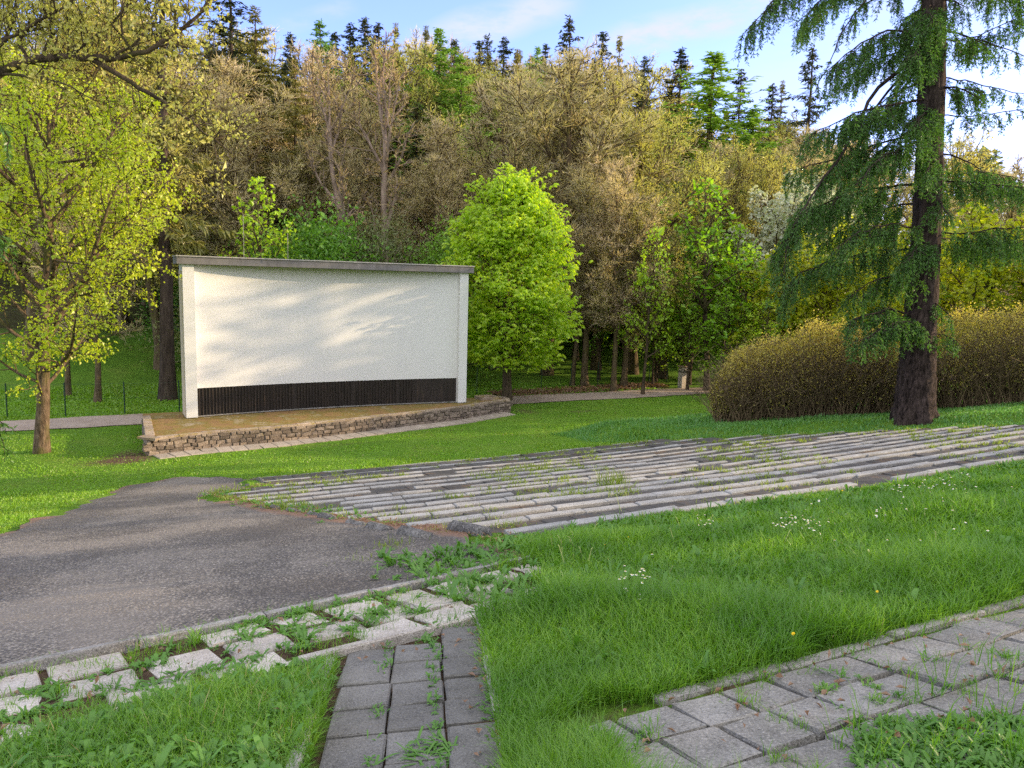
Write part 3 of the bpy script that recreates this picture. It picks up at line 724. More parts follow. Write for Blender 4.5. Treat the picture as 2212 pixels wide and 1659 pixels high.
def mk_broad(seed, H=18, tr=.3, clear=.25, wid=4.5, wide_at=.45, bark=None, leaf=None, lL=.12, lW=.07, per_m=9, n1=22, n2=(2.2,), n3=4, up=.06, ang=62, wob=.09, minr=.014, spread=.12, droop=.1, per=1, topang=25, r3=.35, lead_f=.25, limbs=False, twig=None):
    rng = np.random.default_rng(seed); sk = Sk()
    def env(f):
        h = (f - clear) / (1 - clear); return wid * (max(.12, (1 - abs((h - wide_at) / (1 - wide_at if h > wide_at else wide_at + .35)) ** 1.8)))
    spec = [dict(seg=12, wob=.035 if not limbs else .06, n=n1, f0=clear, tip=.12, flare=.45),
            dict(seg=7, wob=wob, up=up, ang=ang, angv=9, angtop=topang, n=n2, f0=.25, rl=.025 if not limbs else .032, ratio=.5, tip=.2),
            dict(seg=4, wob=.14, up=.04, ang=45, angv=12, n=n3, f0=.2, r=.5, ratio=.42, tip=.3),
            dict(seg=3, wob=.18, up=.02, ang=40, angv=14, ratio=.5, r=.5, tip=.4)]
    grow(sk, np.array([0, 0, -.15]), np.array([0, 0, 1.0]), H * .97, tr, 0, spec, rng, env)
    w = wood_mb(sk, minr)
    mb = MB(); P, D = sample_tw(sk, per_m, rng); leaf_cloud(mb, P, D, rng, lL, lW, spread, droop, .3, per)
    if twig:
        P, D = sample_tw(sk, twig[0], rng); n = len(P); d = D + rng.normal(0, .55, (n, 3)) + [0, 0, twig[3]]; mb.leaves(P + rng.normal(0, .05, (n, 3)), d, rng.normal(0, 1, (n, 3)), twig[1] * rng.uniform(.5, 1.4, n), twig[2], .05)
    return w.mesh('trunk', bark, True), mb.mesh('crown', leaf), H
def mk_conifer(seed, H=20, rad=3.0, tr=.25, leaf=None, bark=None, whorls=34, droop=.35, gap=.12, nl=26, lL=.5, lW=.12, clear=.08, power=.75, hang=.5, tipup=.2, sparse=1.0):
    rng = np.random.default_rng(seed); w = MB(); mb = MB()
    zz = np.linspace(-.2, H, 9); w.tube(np.stack([rng.normal(0, .03, 9), rng.normal(0, .03, 9), zz], -1), np.linspace(tr, .02, 9), 8)
    P, D, LL = [], [], []
    for i in range(whorls):
        f = clear + (1 - clear) * (i + rng.uniform(0, .8)) / whorls; z = f * H
        base = max(.25, rad * max(.02, (1 - (f - clear) / (1 - clear))) ** power * (.85 + .25 * math.sin(i * 1.7 + seed)))
        for k in range(5 if f < .85 else 4):
            if rng.random() < gap: continue
            az = rng.uniform(0, 6.28); L = base * rng.uniform(.6, 1.15); n = 5
            t = np.linspace(0, 1, n); rr = L * t; zz = z - droop * L * t * (1.2 - .5 * t) * (1.15 - f) + tipup * L * t ** 3 * f
            pts = np.stack([rr * math.cos(az), rr * math.sin(az), zz], -1)
            w.tube(pts, np.linspace(.035 * (1 - f) + .012, .006, n), 3)
            m = int(nl * (L / rad) ** .8 * sparse) + 3
            tt = rng.uniform(.1, 1.0, m); p = np.stack([np.interp(tt, t, pts[:, j]) for j in range(3)], -1)
            side = np.array([-math.sin(az), math.cos(az), 0]); sg = rng.choice([-1, 1], m)[:, None]
            d = side * sg * rng.uniform(.3, 1, m)[:, None] + np.array([math.cos(az), math.sin(az), 0]) * rng.uniform(.2, .9, m)[:, None] + np.array([0, 0, -1.0]) * (rng.uniform(.2, 1.3, m) * hang)[:, None]
            P.append(p); D.append(d); LL.append((lL * (1.2 - .5 * tt)) * (.45 + .55 * L / rad))
    n = 150; hq = rng.uniform(0, 1, n) ** 1.3 * .25 * H; P.append(np.stack([rng.normal(0, .04, n), rng.normal(0, .04, n), H - hq], -1)); D.append(np.c_[rng.normal(0, 1, (n, 2)), rng.uniform(-.6, .7, n)]); LL.append(lL * (.45 + .7 * hq / (.25 * H)))
    P, D, LL = np.concatenate(P), np.concatenate(D), np.concatenate(LL)
    nn = rng.normal(0, .5, (len(P), 3)) + [0, 0, 1]
    mb.leaves(P, D, nn, LL * rng.uniform(.7, 1.3, len(P)), lW * rng.uniform(.7, 1.4, len(P)), .3)
    # second, finer set turned on edge for body
    mb.leaves(P + rng.normal(0, .06, P.shape), D + rng.normal(0, .35, D.shape), rng.normal(0, 1, (len(P), 3)), LL * .8, lW * .9, .3)
    return w.mesh('trunk', bark, True), mb.mesh('crown', leaf), H
def mk_bush(seed, H=4, rad=2, n=14000, leaf=None, bark=None, lL=.14, lW=.09, stems=26, low=.05, clump=70):
    rng = np.random.default_rng(seed); w = MB(); mb = MB()
    cs = []
    for i in range(clump):
        az = rng.uniform(0, 6.28); h = rng.uniform(low, .95); R = rad * math.sqrt(max(.05, 1 - (2 * abs(h - .45)) ** 2.2)) * rng.uniform(.3, 1); cs.append([R * math.cos(az), R * math.sin(az), h * H])
    cs = np.array(cs)
    for i in range(stems):
        c = cs[i % len(cs)]; w.tube([[rng.normal(0, .15), rng.normal(0, .15), -.1], c * [.35, .35, .5], c], [.045, .03, .01], 4)
    k = rng.integers(0, len(cs), n); P = cs[k] + rng.normal(0, 1, (n, 3)) * [rad * .2, rad * .2, H * .085]; P[:, 2] = np.maximum(P[:, 2], .05)
    leaf_cloud(mb, P, np.zeros((n, 3)) + [0, 0, -.1], rng, lL, lW, .03, .2)
    return w.mesh('trunk', bark, True), mb.mesh('crown', leaf), H

def tree(name, w, c, loc, rz=0, s=(1, 1, 1), label=None, cat='tree', group=None):
    root = tag(empty(name, loc, rz), label, cat, group); root.scale = s
    obj('trunk', w, root); obj('crown', c, root); return root

# prototypes (meshes shared by the copies)
KIND = {}
for i in range(3): KIND['alder%d' % i] = mk_broad(100 + i, 18, .22, .22, 4.6, .45, M_bark_alder, M_leaf_alder, .10, .05, 7, 30, (2.9,), 5, .05, 62, .1, .018, .12, .25, twig=(15, .5, .03, .25))
for i in range(2): KIND['oak%d' % i] = mk_broad(120 + i, 17, .3, .18, 6.2, .45, M_bark_alder, M_leaf_oak, .12, .07, 11, 28, (2.4,), 5, .05, 70, .13, .018, .14, .1, 1, 35, twig=(9, .45, .03, .1))
for i in range(2): KIND['ash%d' % i] = mk_broad(140 + i, 19, .27, .35, 4.2, .6, M_bark_pale, M_leaf_ash, .2, .05, 5, 14, (2.0,), 4, .1, 38, .1, .024, .12, .7, 1, 10, limbs=True, twig=(5, .5, .03, .5))
for i in range(3): KIND['spruce%d' % i] = mk_conifer(160 + i, 22, 5.0, .24, M_leaf_spruce, M_bark_dark, 58, .45, .22, 62, .5, .075)
KIND['golden0'] = mk_conifer(170, 22, 5.0, .24, M_leaf_golden, M_bark_brown, 56, .5, .22, 62, .5, .07, hang=.9)
KIND['tier0'] = mk_conifer(173, 20, 5.4, .22, M_leaf_spruce, M_bark_dark, 30, .25, .12, 46, .55, .075, hang=.8, tipup=.45, sparse=.8)
for i in range(2): KIND['larch%d' % i] = mk_conifer(180 + i, 20, 5.4, .22, M_leaf_llarch, M_bark_brown, 66, .12, .1, 50, .45, .075, tipup=.35, power=.75, hang=.35)
for i in range(2): KIND['young%d' % i] = mk_broad(190 + i, 11, .12, .2, 2.6, .35, M_bark_brown, M_leaf_young, .17, .13, 11, 28, (3.2,), 3, .07, 55, .1, .01, .1, .2, 1, 20)
for i in range(2): KIND['shrub%d' % i] = mk_bush(200 + i, 8, 3.6, 15000, M_leaf_shrub, M_bark_brown, .14, .10, clump=90)
KIND['grey0'] = mk_bush(205, 8, 3.6, 15000, M_leaf_grey, M_bark_brown, .14, .05, clump=90)
KIND['yellow0'] = mk_broad(210, 10, .16, .12, 3.6, .35, M_bark_brown, M_leaf_yel, .17, .14, 22, 28, (3.0,), 4, .05, 62, .1, .012, .13, .15, 1, 25)
KIND['blossom0'] = mk_broad(220, 9, .14, .15, 3.2, .4, M_bark_brown, M_leaf_blossom, .15, .12, 26, 26, (3.2,), 5, .06, 60, .1, .01, .12, .1, 1, 25)
KIND['far0'] = mk_broad(230, 18, .3, .2, 5.0, .45, M_bark_brown, M_leaf_far, .5, .35, 5, 22, (2.2,), 3, .05, 60, .1, .03, .2, .1)
NAMES = dict(alder='alder_tree', oak='oak_tree', ash='ash_tree', spruce='spruce_tree', golden='spruce_tree', tier='spruce_tree', larch='larch_tree', young='young_tree', shrub='shrub', grey='shrub', yellow='maple_tree', blossom='blossom_tree', far='far_tree')
TR = np.random.default_rng(77)
def plant(kind, px, ytop, t, label, wf=1.0, group=None):
    w, c, H0 = KIND[kind]; b = col_base(px, t)
    # lean of the picture: recompute the column at mid-height
    for _ in range(3):
        zt = topz(px, ytop, t); h = max(zt - b[2], .5); q = np.array([b[0], b[1], b[2] + h * .6]) - EYE
        dx = px - (CX + F_PX * (q @ CAMX) / (q @ _f)); b[0] += dx / F_PX * t
    b[2] = float(ground(b[0], b[1])); s = h / H0
    k = ''.join(ch for ch in kind if ch.isalpha())
    return tree(NAMES[k], w, c, b - [0, 0, .05], TR.uniform(0, 6.28), (s * wf, s * wf, s), label, 'shrub' if k in ('shrub', 'grey') else 'tree', group)
W_ = 'trees of the wood behind the screen'
TREES = [
 # kind, px, ytop, depth, label, width
 ('oak0', 40, -60, 46, 'tall olive-budded oak behind the left maple, at the edge of the picture', 1.0),
 ('oak1', 165, -40, 50, 'tall yellow-budded oak rising right behind the left maple crown', 1.0),
 ('alder0', 250, 30, 55, 'brown budding alder between two oaks above the left maple', 1.1),
 ('oak0', 335, 60, 47, 'broad yellowish oak with drooping twigs left of the screen', 1.0),
 ('golden0', 300, -10, 60, 'golden-lit spruce poking above the oaks on the left', 1.2),
 ('alder1', 425, 110, 50, 'dense brown alder above the left end of the screen roof', 1.2),
 ('spruce0', 500, -30, 58, 'tallest dark spruce, cut by the top of the picture', 1.15),
 ('golden0', 555, 45, 56, 'olive drooping spruce just right of the tallest dark spruce', 1.2),
 ('alder2', 560, 190, 48, 'brown budding alder over the left half of the screen', 1.15),
 ('golden0', 640, 150, 52, 'golden green spruce with hanging twigs behind the brown alders', 1.1),
 ('alder0', 655, 110, 58, 'slender brown alder left of the pale forked ash', 1.0),
 ('spruce1', 630, 95, 66, 'dark spruce tip left of the bright larch on the ridge', 1.0),
 ('larch0', 692, 68, 68, 'bright green larch tip at the left of the ridge', .9),
 ('spruce2', 725, 92, 70, 'short dark spruce between the left larch and the spruce pair', 1.0),
 ('ash0', 752, 105, 46, 'pale forked ash with a straight brown trunk, left of its twin', 1.15),
 ('ash1', 852, 90, 46, 'pale ash with wide grey limbs in front of the green larch', 1.25),
 ('alder1', 800, 180, 50, 'brown twiggy alder between the two pale ashes', .9),
 ('spruce0', 757, 74, 72, 'left spruce of the pair behind the forked ash', 1.0),
 ('spruce1', 787, 64, 72, 'right taller spruce of the pair behind the forked ash', 1.0),
 ('spruce2', 815, 74, 74, 'spruce tip just right of the ridge pair', 1.0),
 ('golden0', 852, 76, 70, 'brownish spruce tip behind the pale ash crown', .9),
 ('golden0', 916, 82, 70, 'brownish spruce tip left of the tall bright larch', .9),
 ('larch1', 948, 88, 64, 'tall bright green larch in the middle of the ridge', 1.1),
 ('larch0', 990, 140, 62, 'second bright larch, lower and right of the tall one', .9),
 ('spruce0', 900, 240, 55, 'black-green spruce in deep shade behind the pale ash', 1.3),
 ('spruce2', 690, 330, 56, 'shaded spruce low behind the forked ash', 1.3),
 ('spruce1', 800, 330, 60, 'shaded spruce low between the two ashes', 1.3),
 ('spruce0', 590, 300, 62, 'shaded spruce low over the screen roof', 1.3),
 ('spruce1', 978, 108, 76, 'dark spruce tip right of the tall larch', .9),
 ('spruce2', 1032, 110, 74, 'first dark spruce of the jagged row left of the round alder', .9),
 ('tier0', 1048, 100, 78, 'thin tiered spruce of the jagged row', .8),
 ('spruce0', 1083, 104, 76, 'tallest dark spruce of the jagged row', .9),
 ('golden0', 1112, 128, 72, 'olive lit spruce at the right end of the jagged row', 1.0),
 ('golden0', 1050, 135, 70, 'olive lit spruce below the jagged row', 1.1),
 ('larch1', 1153, 124, 74, 'small bright larch tip beside the jagged row', .8),
 ('spruce1', 1172, 118, 80, 'thin spruce tip between small larch and tiered spruce', .8),
 ('tier0', 1221, 70, 66, 'tall dark tiered spruce standing clear above the round alder', 1.0),
 ('spruce2', 1293, 95, 72, 'left pointed spruce above the alder crowns', .85),
 ('golden0', 1328, 105, 70, 'right pointed spruce above the alder crowns', .85),
 ('spruce0', 1382, 145, 74, 'low spruce tip right of the pointed pair', .8),
 ('alder2', 1000, 235, 52, 'brown alder behind the bright chestnut, left side', 1.1),
 ('alder0', 1075, 190, 54, 'brown domed alder above the bright chestnut', 1.2),
 ('alder1', 1195, 138, 52, 'big round brown alder with dark limbs right of the chestnut', 1.45),
 ('alder2', 1305, 128, 56, 'tall brown alder beside the big round one', 1.2),
 ('alder0', 1275, 330, 47, 'lower brown alder with twin trunks behind the chestnut', 1.25),
 ('oak1', 1385, 160, 54, 'yellow-olive tree at the right shoulder of the wood', 1.0),
 ('oak0', 1450, 255, 52, 'big yellow-olive tree sloping down to the right', 1.05),
 ('oak1', 1360, 390, 47, 'yellow-olive tree with mossy trunk left of the young maple', .9),
 ('alder1', 930, 330, 50, 'brown twiggy alder behind the screen right end', 1.0),
 ('alder2', 720, 300, 52, 'brown twiggy alder low behind the forked ash', 1.0),
 ('alder0', 485, 330, 52, 'brown twiggy alder low above the screen left end', 1.1),
 ('spruce1', 1459, 129, 78, 'solitary dark blue spruce left of the light larch', 1.1),
 ('larch0', 1529, 140, 70, 'broad light green larch against the sky on the right', 1.9),
 ('larch1', 1612, 250, 66, 'lower rounded light larch on the right slope', 1.8),
 ('spruce0', 1588, 170, 80, 'dark spruce tip right of the broad light larch', .9),
 ('spruce2', 1655, 200, 80, 'left of two close dark spruces near the big larch', .9),
 ('golden0', 1675, 195, 82, 'right of two close brownish spruces near the big larch', .9),
 ('tier0', 1735, 130, 70, 'thin see-through spruce just left of the big larch foliage', 1.0),
 ('alder1', 1683, 275, 64, 'pinkish brown bare tree below the two close spruces', 1.2),
 ('oak0', 1560, 320, 60, 'yellow-olive tree below the broad light larch', .9),
 ('alder2', 1490, 300, 62, 'brown bare tree between yellow-olive tree and light larch', 1.0),
 ('oak1', 1620, 350, 58, 'yellowish tree left of the white blossom', .9),
 ('alder0', 1760, 300, 66, 'brown bare tree behind the big larch foliage', 1.2),
 ('young0', 1545, 368, 46.5, 'bright young maple with upright trunk left of the blossom tree', 1.25),
 ('young1', 1480, 560, 52, 'green young tree at the fence beside the gate post', 1.3),
 ('young1', 1620, 520, 46, 'green young tree under the white blossom', 1.5),
 ('young0', 1400, 470, 44, 'slim pale-stemmed tree left of the young maple', .9),
 ('blossom0', 1655, 375, 50, 'white blossoming tree half behind the big larch', 1.1),
 ('blossom0', 1715, 380, 52, 'white blossoming tree deeper in the larch foliage', 1.0),
 ('yellow0', 1765, 495, 43, 'glowing yellow-green maple behind the rounded hedge', 1.2),
 ('yellow0', 1925, 450, 40.5, 'tallest yellow-green maple hidden behind the larch foliage', .6),
 ('yellow0', 1870, 470, 45, 'glowing yellow-green maple behind the big larch trunk', 1.1),
 ('yellow0', 2140, 440, 42, 'glowing yellow-green maple right of the big larch trunk', 1.2),
 ('yellow0', 2250, 500, 40, 'yellow-green maple at the right edge of the picture', 1.2),
 ('yellow0', 2040, 520, 46, 'low yellow-green maple between the larch trunk and the right maple', 1.1),
 ('alder2', 2120, 330, 70, 'brown bare tree far right behind the yellow maples', 1.3),
 ('alder1', 2200, 370, 66, 'orange-brown bare tree at the far right edge', 1.3),
 ('oak1', 2050, 300, 75, 'light yellowish tree on the far right behind the larch trunk', 1.0),
 ('young1', 1415, 650, 48, 'low fresh green tree beside the slim pale stem', 1.5),
 ('young0', 1492, 640, 46.5, 'low fresh green tree just behind the stone post', 1.5),
 ('young1', 1570, 610, 45, 'low fresh green tree under the young maple', 1.5),
 ('young0', 1640, 630, 43, 'low fresh green tree at the left shoulder of the hedge', 1.5),
 ('young1', 1300, 560, 50, 'fresh green tree behind the trunks right of the chestnut', 1.3),
 ('young0', 1352, 590, 53, 'fresh green tree in the gap between the mossy trunks', 1.3),
 ('young1', 1425, 560, 50, 'fresh green tree behind the slim pale-stemmed tree', 1.3),
 ('young0', 1500, 470, 49, 'tall fresh green tree just left of the young maple', 1.3),
 ('young1', 1590, 470, 48, 'fresh green tree between the young maple and the blossom', 1.3),
 ('yellow0', 1690, 540, 45, 'yellow-green maple low beneath the white blossom', 1.2),
 ('yellow0', 1815, 520, 41, 'low glowing maple right behind the top of the rounded hedge', 1.1),
 ('shrub0', 690, 478, 44, 'dark green shrub over the middle of the screen roof', 1.0),
 ('grey0', 810, 485, 45, 'grey-green shrub over the right half of the screen roof', .9),
 ('young1', 562, 372, 39.5, 'bright green young tree above the left half of the screen', 1.15),
 ('shrub1', 625, 512, 43, 'green shrub beside the young tree over the roof', .9),
 ('shrub0', 975, 510, 46, 'green shrub peeking out left of the chestnut crown', .8),
 ('shrub0', 1575, 660, 52, 'dark green shrub left of the rounded hedge', 1.0),
 ('grey0', 470, 480, 48, 'greyish shrub in the gap left of the screen roof', 1.2),
 ('shrub1', 410, 540, 52, 'dark shrub behind the left pillar of the screen', 1.2),
]
for k, px, yt, t, lab, wf in TREES: plant(k, px, yt, t, lab, wf * (1.5 if k[:4] in ('larc', 'tier', 'spru') else 1.2 if k[:4] == 'gold' else 1))
# depth of the wood: further rows up the hill
r = np.random.default_rng(500)
for row, (t, y0, y1) in enumerate(((62, 300, 420), (72, 210, 300), (84, 140, 230), (96, 120, 190))):
    for px in np.arange(-140, 1480, 92):
        k = r.choice(['spruce0', 'spruce1', 'spruce2', 'alder0', 'alder1', 'golden0']); ppx = px + r.uniform(-35, 35)
        yt = r.uniform(y0, y1) - (40 if ppx < 480 else 0) + (60 if ppx > 1250 else 0)
        dark = k.startswith('spruce')
        if t < 80 and 1080 < ppx < 1500 and dark: k = 'oak1'; dark = False
        plant(k, ppx, yt, t + r.uniform(-4, 4), 'dark spruce filling the depth of the wood behind the front trees' if dark else ('golden green spruce filling the depth of the wood' if k == 'golden0' else 'brown bare tree filling the depth of the wood'), 1.15, 'trees deep in the wood')
RIDX = [-200, 480, 560, 640, 700, 800, 900, 1000, 1100, 1200, 1300, 1400, 1500, 1600, 1700, 1850]; RIDY = [70, 70, 70, 95, 85, 85, 90, 110, 118, 130, 118, 160, 205, 245, 262, 285]
for row, (step, d0, a0, a1) in enumerate(((44, 82, 8, 45), (52, 70, 45, 110))):
    for px in np.arange(-120, 1840, step):
        k = r.choice(['spruce0', 'spruce1', 'spruce2', 'golden0', 'golden0', 'alder0', 'alder2', 'oak0'] if px < 1450 else ['spruce0', 'golden0', 'alder1', 'oak1', 'alder2']); ppx = px + r.uniform(-18, 18)
        lab = {'s': 'dark spruce shoulder to shoulder with others along the ridge of the wood', 'g': 'olive spruce shoulder to shoulder with others along the ridge of the wood', 'a': 'brown bare tree among the spruces along the ridge of the wood', 'o': 'yellowish tree among the spruces along the ridge of the wood'}[k[0]]
        plant(k, ppx, np.interp(ppx, RIDX, RIDY) + r.uniform(a0, a1) - (16 if k[0] in 'ao' else 0), d0 + r.uniform(-3, 3), lab, 1.3 if k[0] in 'sg' else 1.1, 'trees along the ridge of the wood')
for px in np.arange(1480, 2500, 75):
    plant(r.choice(['far0', 'spruce1', 'alder0', 'oak1']), px, r.uniform(270, 350) if px < 2000 else r.uniform(320, 350), r.uniform(100, 130), 'small distant tree on the far right slope', 1.5, 'distant trees on the right slope')
# shaded trunks at the wood's edge
for (px, yt, t, rad, lab, k) in ((195, 300, 36.5, .3, 'dark leaning trunk behind the lower leaves of the left maple', 'alder1'), (130, 330, 38, .2, 'slim dark trunk close behind the left maple trunk', 'alder2'), (1340, 330, 45, .2, 'mossy trunk in front of the dark slope right of the chestnut', 'alder0'), (1245, 420, 47, .2, 'trunk just right of the chestnut crown', 'alder2'), (985, 520, 47, .2, 'tree half hidden by the right pillar of the screen', 'alder1')):
    plant(k, px, yt, t, lab, 1.0)
# the dark trunk left of the screen: a tall conifer with a clear bole
b = hit(365, 863); H = 26.0; mbw = MB(); rr = np.random.default_rng(8)
zz = np.linspace(-.2, H, 14); mbw.tube(np.stack([rr.normal(0, .03, 14) + .012 * zz, rr.normal(0, .03, 14), zz], -1), .36 * (1 - zz / H * .93) * (1 + .35 * np.exp(-np.maximum(zz, 0) / .35)), 12)
wc, cc, H0 = mk_conifer(300, 26, 3.6, .1, M_leaf_golden, M_bark_dark, 30, .5, .15, 26, .7, .13, clear=.3, hang=.9)
root = tag(empty('spruce_tree', b), 'tall dark-barked spruce whose bare trunk stands left of the screen', 'tree'); mbw.build('trunk', M_bark_dark, root, smooth=True); obj('branches', wc, root); obj('crown', cc, root)

# ------------------------------------------------------------------ left maple
def mk_leftmaple():
    rng = np.random.default_rng(12); sk = Sk(); H = 12.6
    def env(f): return np.interp(f, [.14, .2, .3, .45, .62, .8, 1], [2.5, 3.9, 5.3, 5.8, 5.1, 3.4, 1.3])
    spec = [dict(seg=14, wob=.03, n=36, f0=.15, tip=.18, flare=.3),
            dict(seg=8, wob=.09, up=.05, ang=66, angv=12, angtop=34, n=(2.6,), f0=.22, rl=.017, ratio=.45, tip=.2),
            dict(seg=5, wob=.13, up=.03, ang=46, angv=12, n=4, f0=.2, r=.5, ratio=.45, tip=.3),
            dict(seg=3, wob=.16, up=.0, ang=42, angv=14, ratio=.5, r=.5, tip=.4)]
    grow(sk, np.array([0, 0, -.15]), nrm(np.array([.035, 0, 1.0])), H, .225, 0, spec, rng, env)
    w = wood_mb(sk, .012, 12); mb = MB(); P, D = sample_tw(sk, 38, rng, .1); leaf_cloud(mb, P, D, rng, .085, .075, .10, .3, .2)
    return w.mesh('trunk', M_bark_maple, True), mb.mesh('crown', M_leaf_maple)
w, c = mk_leftmaple(); bm_ = hit(90, 978); tree('maple_tree', w, c, bm_, 0.0, (1, 1, 1), 'large sunlit yellow-green maple on the lawn left of the stage')
# ------------------------------------------------------------------ chestnut
def mk_chestnut():
    rng = np.random.default_rng(15); sk = Sk(); H = 10.9
    def env(f): return np.interp(f, [.17, .25, .4, .6, .8, .92, 1], [2.7, 3.4, 3.7, 3.6, 2.9, 2.0, 1.0])
    spec = [dict(seg=12, wob=.02, n=52, f0=.16, tip=.12, flare=.35),
            dict(seg=7, wob=.07, up=.035, ang=66, angv=9, angtop=22, n=(3.4,), f0=.25, rl=.016, ratio=.4, tip=.2),
            dict(seg=4, wob=.12, up=.05, ang=45, angv=12, n=3, f0=.3, r=.5, ratio=.5, tip=.3),
            dict(seg=3, wob=.14, up=.03, ang=40, angv=14, ratio=.5, r=.5, tip=.4)]
    grow(sk, np.array([0, 0, -.15]), np.array([0, 0, 1.0]), H, .26, 0, spec, rng, env)
    w = wood_mb(sk, .01, 10); P, D = sample_tw(sk, 3.5, rng, .2); P = P + rng.normal(0, .08, P.shape); mb = MB()
    q = 300; hz_ = rng.uniform(.02, 1, q); R_ = np.interp(hz_, [0, .1, .25, .45, .65, .85, .95, 1], [1.5, 2.7, 3.3, 3.45, 3.0, 2.0, 1.1, .2]) * rng.uniform(.62, .98, q); a_ = rng.uniform(0, 6.28, q)
    C_ = np.stack([R_ * np.cos(a_), R_ * np.sin(a_), 1.9 + 9.2 * hz_], -1); k_ = rng.integers(0, q, 9500); P = np.concatenate([P, C_[k_] + rng.normal(0, 1, (9500, 3)) * [.34, .34, .22]])
    # palmate drooping leaves: five leaflets from one point
    for k in range(5):
        n = len(P); az = rng.uniform(0, 6.28, n) if k == 0 else az + 1.257
        d = np.stack([np.cos(az), np.sin(az), -.75 + rng.normal(0, .25, n)], -1); L = np.exp(rng.normal(0, .25, n)) * .17
        mb.leaves(P, d, np.c_[rng.normal(0, .7, (n, 2)), np.ones(n)], L, L * .5, .1)
    return w.mesh('trunk', M_bark_brown, True), mb.mesh('crown', M_leaf_chest)
w, c = mk_chestnut(); bc_ = hit(1095, 872); tree('chestnut_tree', w, c, bc_, .5, (1, 1, 1), 'bright green young chestnut at the right end of the stage')

# ------------------------------------------------------------------ big larch
def needle_strands(mb, tw, roots, dirs, lens, rng, step=.030, L=.125, W=.034):
    P, D = [], []
    for p, d, ln in zip(roots, dirs, lens):
        n = max(3, int(ln / .16)); pts = [p]; dd = d
        for i in range(n):
            dd = nrm(dd * .75 + np.array([rng.normal(0, .08), rng.normal(0, .08), -.45])); pts.append(pts[-1] + dd * ln / n)
        pts = np.array(pts); tw.tube(pts, np.linspace(.007, .003, n + 1), 3)
        m = int(ln / step); t = rng.uniform(0, n, m); i = np.minimum(t.astype(int), n - 1); f = (t - i)[:, None]
        P.append(pts[i] * (1 - f) + pts[i + 1] * f); q = pts[i + 1] - pts[i]; q /= np.linalg.norm(q, axis=1)[:, None] + 1e-9
        v = rng.normal(0, 1, (m, 3)); v -= q * (v * q).sum(1)[:, None] * .6; D.append(nv(v) + q * .9)
    P = np.concatenate(P); D = np.concatenate(D); n = len(P)
    mb.leaves(P, D, rng.normal(0, 1, (n, 3)), L * rng.uniform(.6, 1.3, n), W * rng.uniform(.7, 1.3, n), .1)
def nv(a): return a / (np.linalg.norm(a, axis=1)[:, None] + 1e-9)
def limb_foliage(wd, mb, tw, pts, r0, rng, dens=3.2, sub=1.0, strand=(.25, .8), start=.12, flat=.8):
    """a drooping conifer limb through pts with side twigs and hanging needle strands"""
    pts = np.asarray(pts, float); d = np.concatenate([[0], np.cumsum(np.linalg.norm(np.diff(pts, axis=0), axis=1))]); T = d[-1]
    m = max(6, int(T / .35)); t = np.linspace(0, T, m); sm = np.stack([np.interp(t, d, pts[:, k]) for k in range(3)], -1)
    for _ in range(2): sm[1:-1] = (sm[:-2] + sm[1:-1] * 2 + sm[2:]) / 4
    sm[1:-1] += rng.normal(0, .025, (m - 2, 3)); wd.tube(sm, np.linspace(r0, .012, m), 7)
    roots, dirs, lens = [], [], []
    nsub = int(T * dens * 1.35)
    for k in range(nsub):
        f = start + (1 - start) * (k + rng.uniform(0, 1)) / nsub; x = f * (m - 1); i = min(int(x), m - 2); q = sm[i] + (sm[i + 1] - sm[i]) * (x - i); dl = nrm(sm[i + 1] - sm[i])
        side = nrm(np.cross(dl, [0, 0, 1.0]) + 1e-6) * (1 if k % 2 else -1); L = sub * rng.uniform(.35, 1.0) * (1.15 - .6 * f)
        dd = nrm(dl * rng.uniform(.2, .9) + side * flat * rng.uniform(.3, 1) + np.array([0, 0, rng.uniform(-.5, .15)]))
        n = 6; sp = [q]
        for _ in range(n): dd = nrm(dd + np.array([rng.normal(0, .08), rng.normal(0, .08), -.10])); sp.append(sp[-1] + dd * L / n)
        sp = np.array(sp); tw.tube(sp, np.linspace(.014, .005, n + 1), 3)
        ns = max(3, int(L * 15))
        for _ in range(ns):
            x = rng.uniform(.1, 1) * n; i = min(int(x), n - 1); q2 = sp[i] + (sp[i + 1] - sp[i]) * (x - i)
            roots.append(q2); dirs.append(nrm(dd * .8 + rng.normal(0, .45, 3))); lens.append(rng.uniform(*strand) * 1.2)
    needle_strands(mb, tw, roots, dirs, lens, rng)
    return sm
LD = 28.2
bl = hit(1972, 904); LD = float((bl - EYE) @ _f)
def lp(px, py, dz=0.0): return at(px, py, LD + dz)
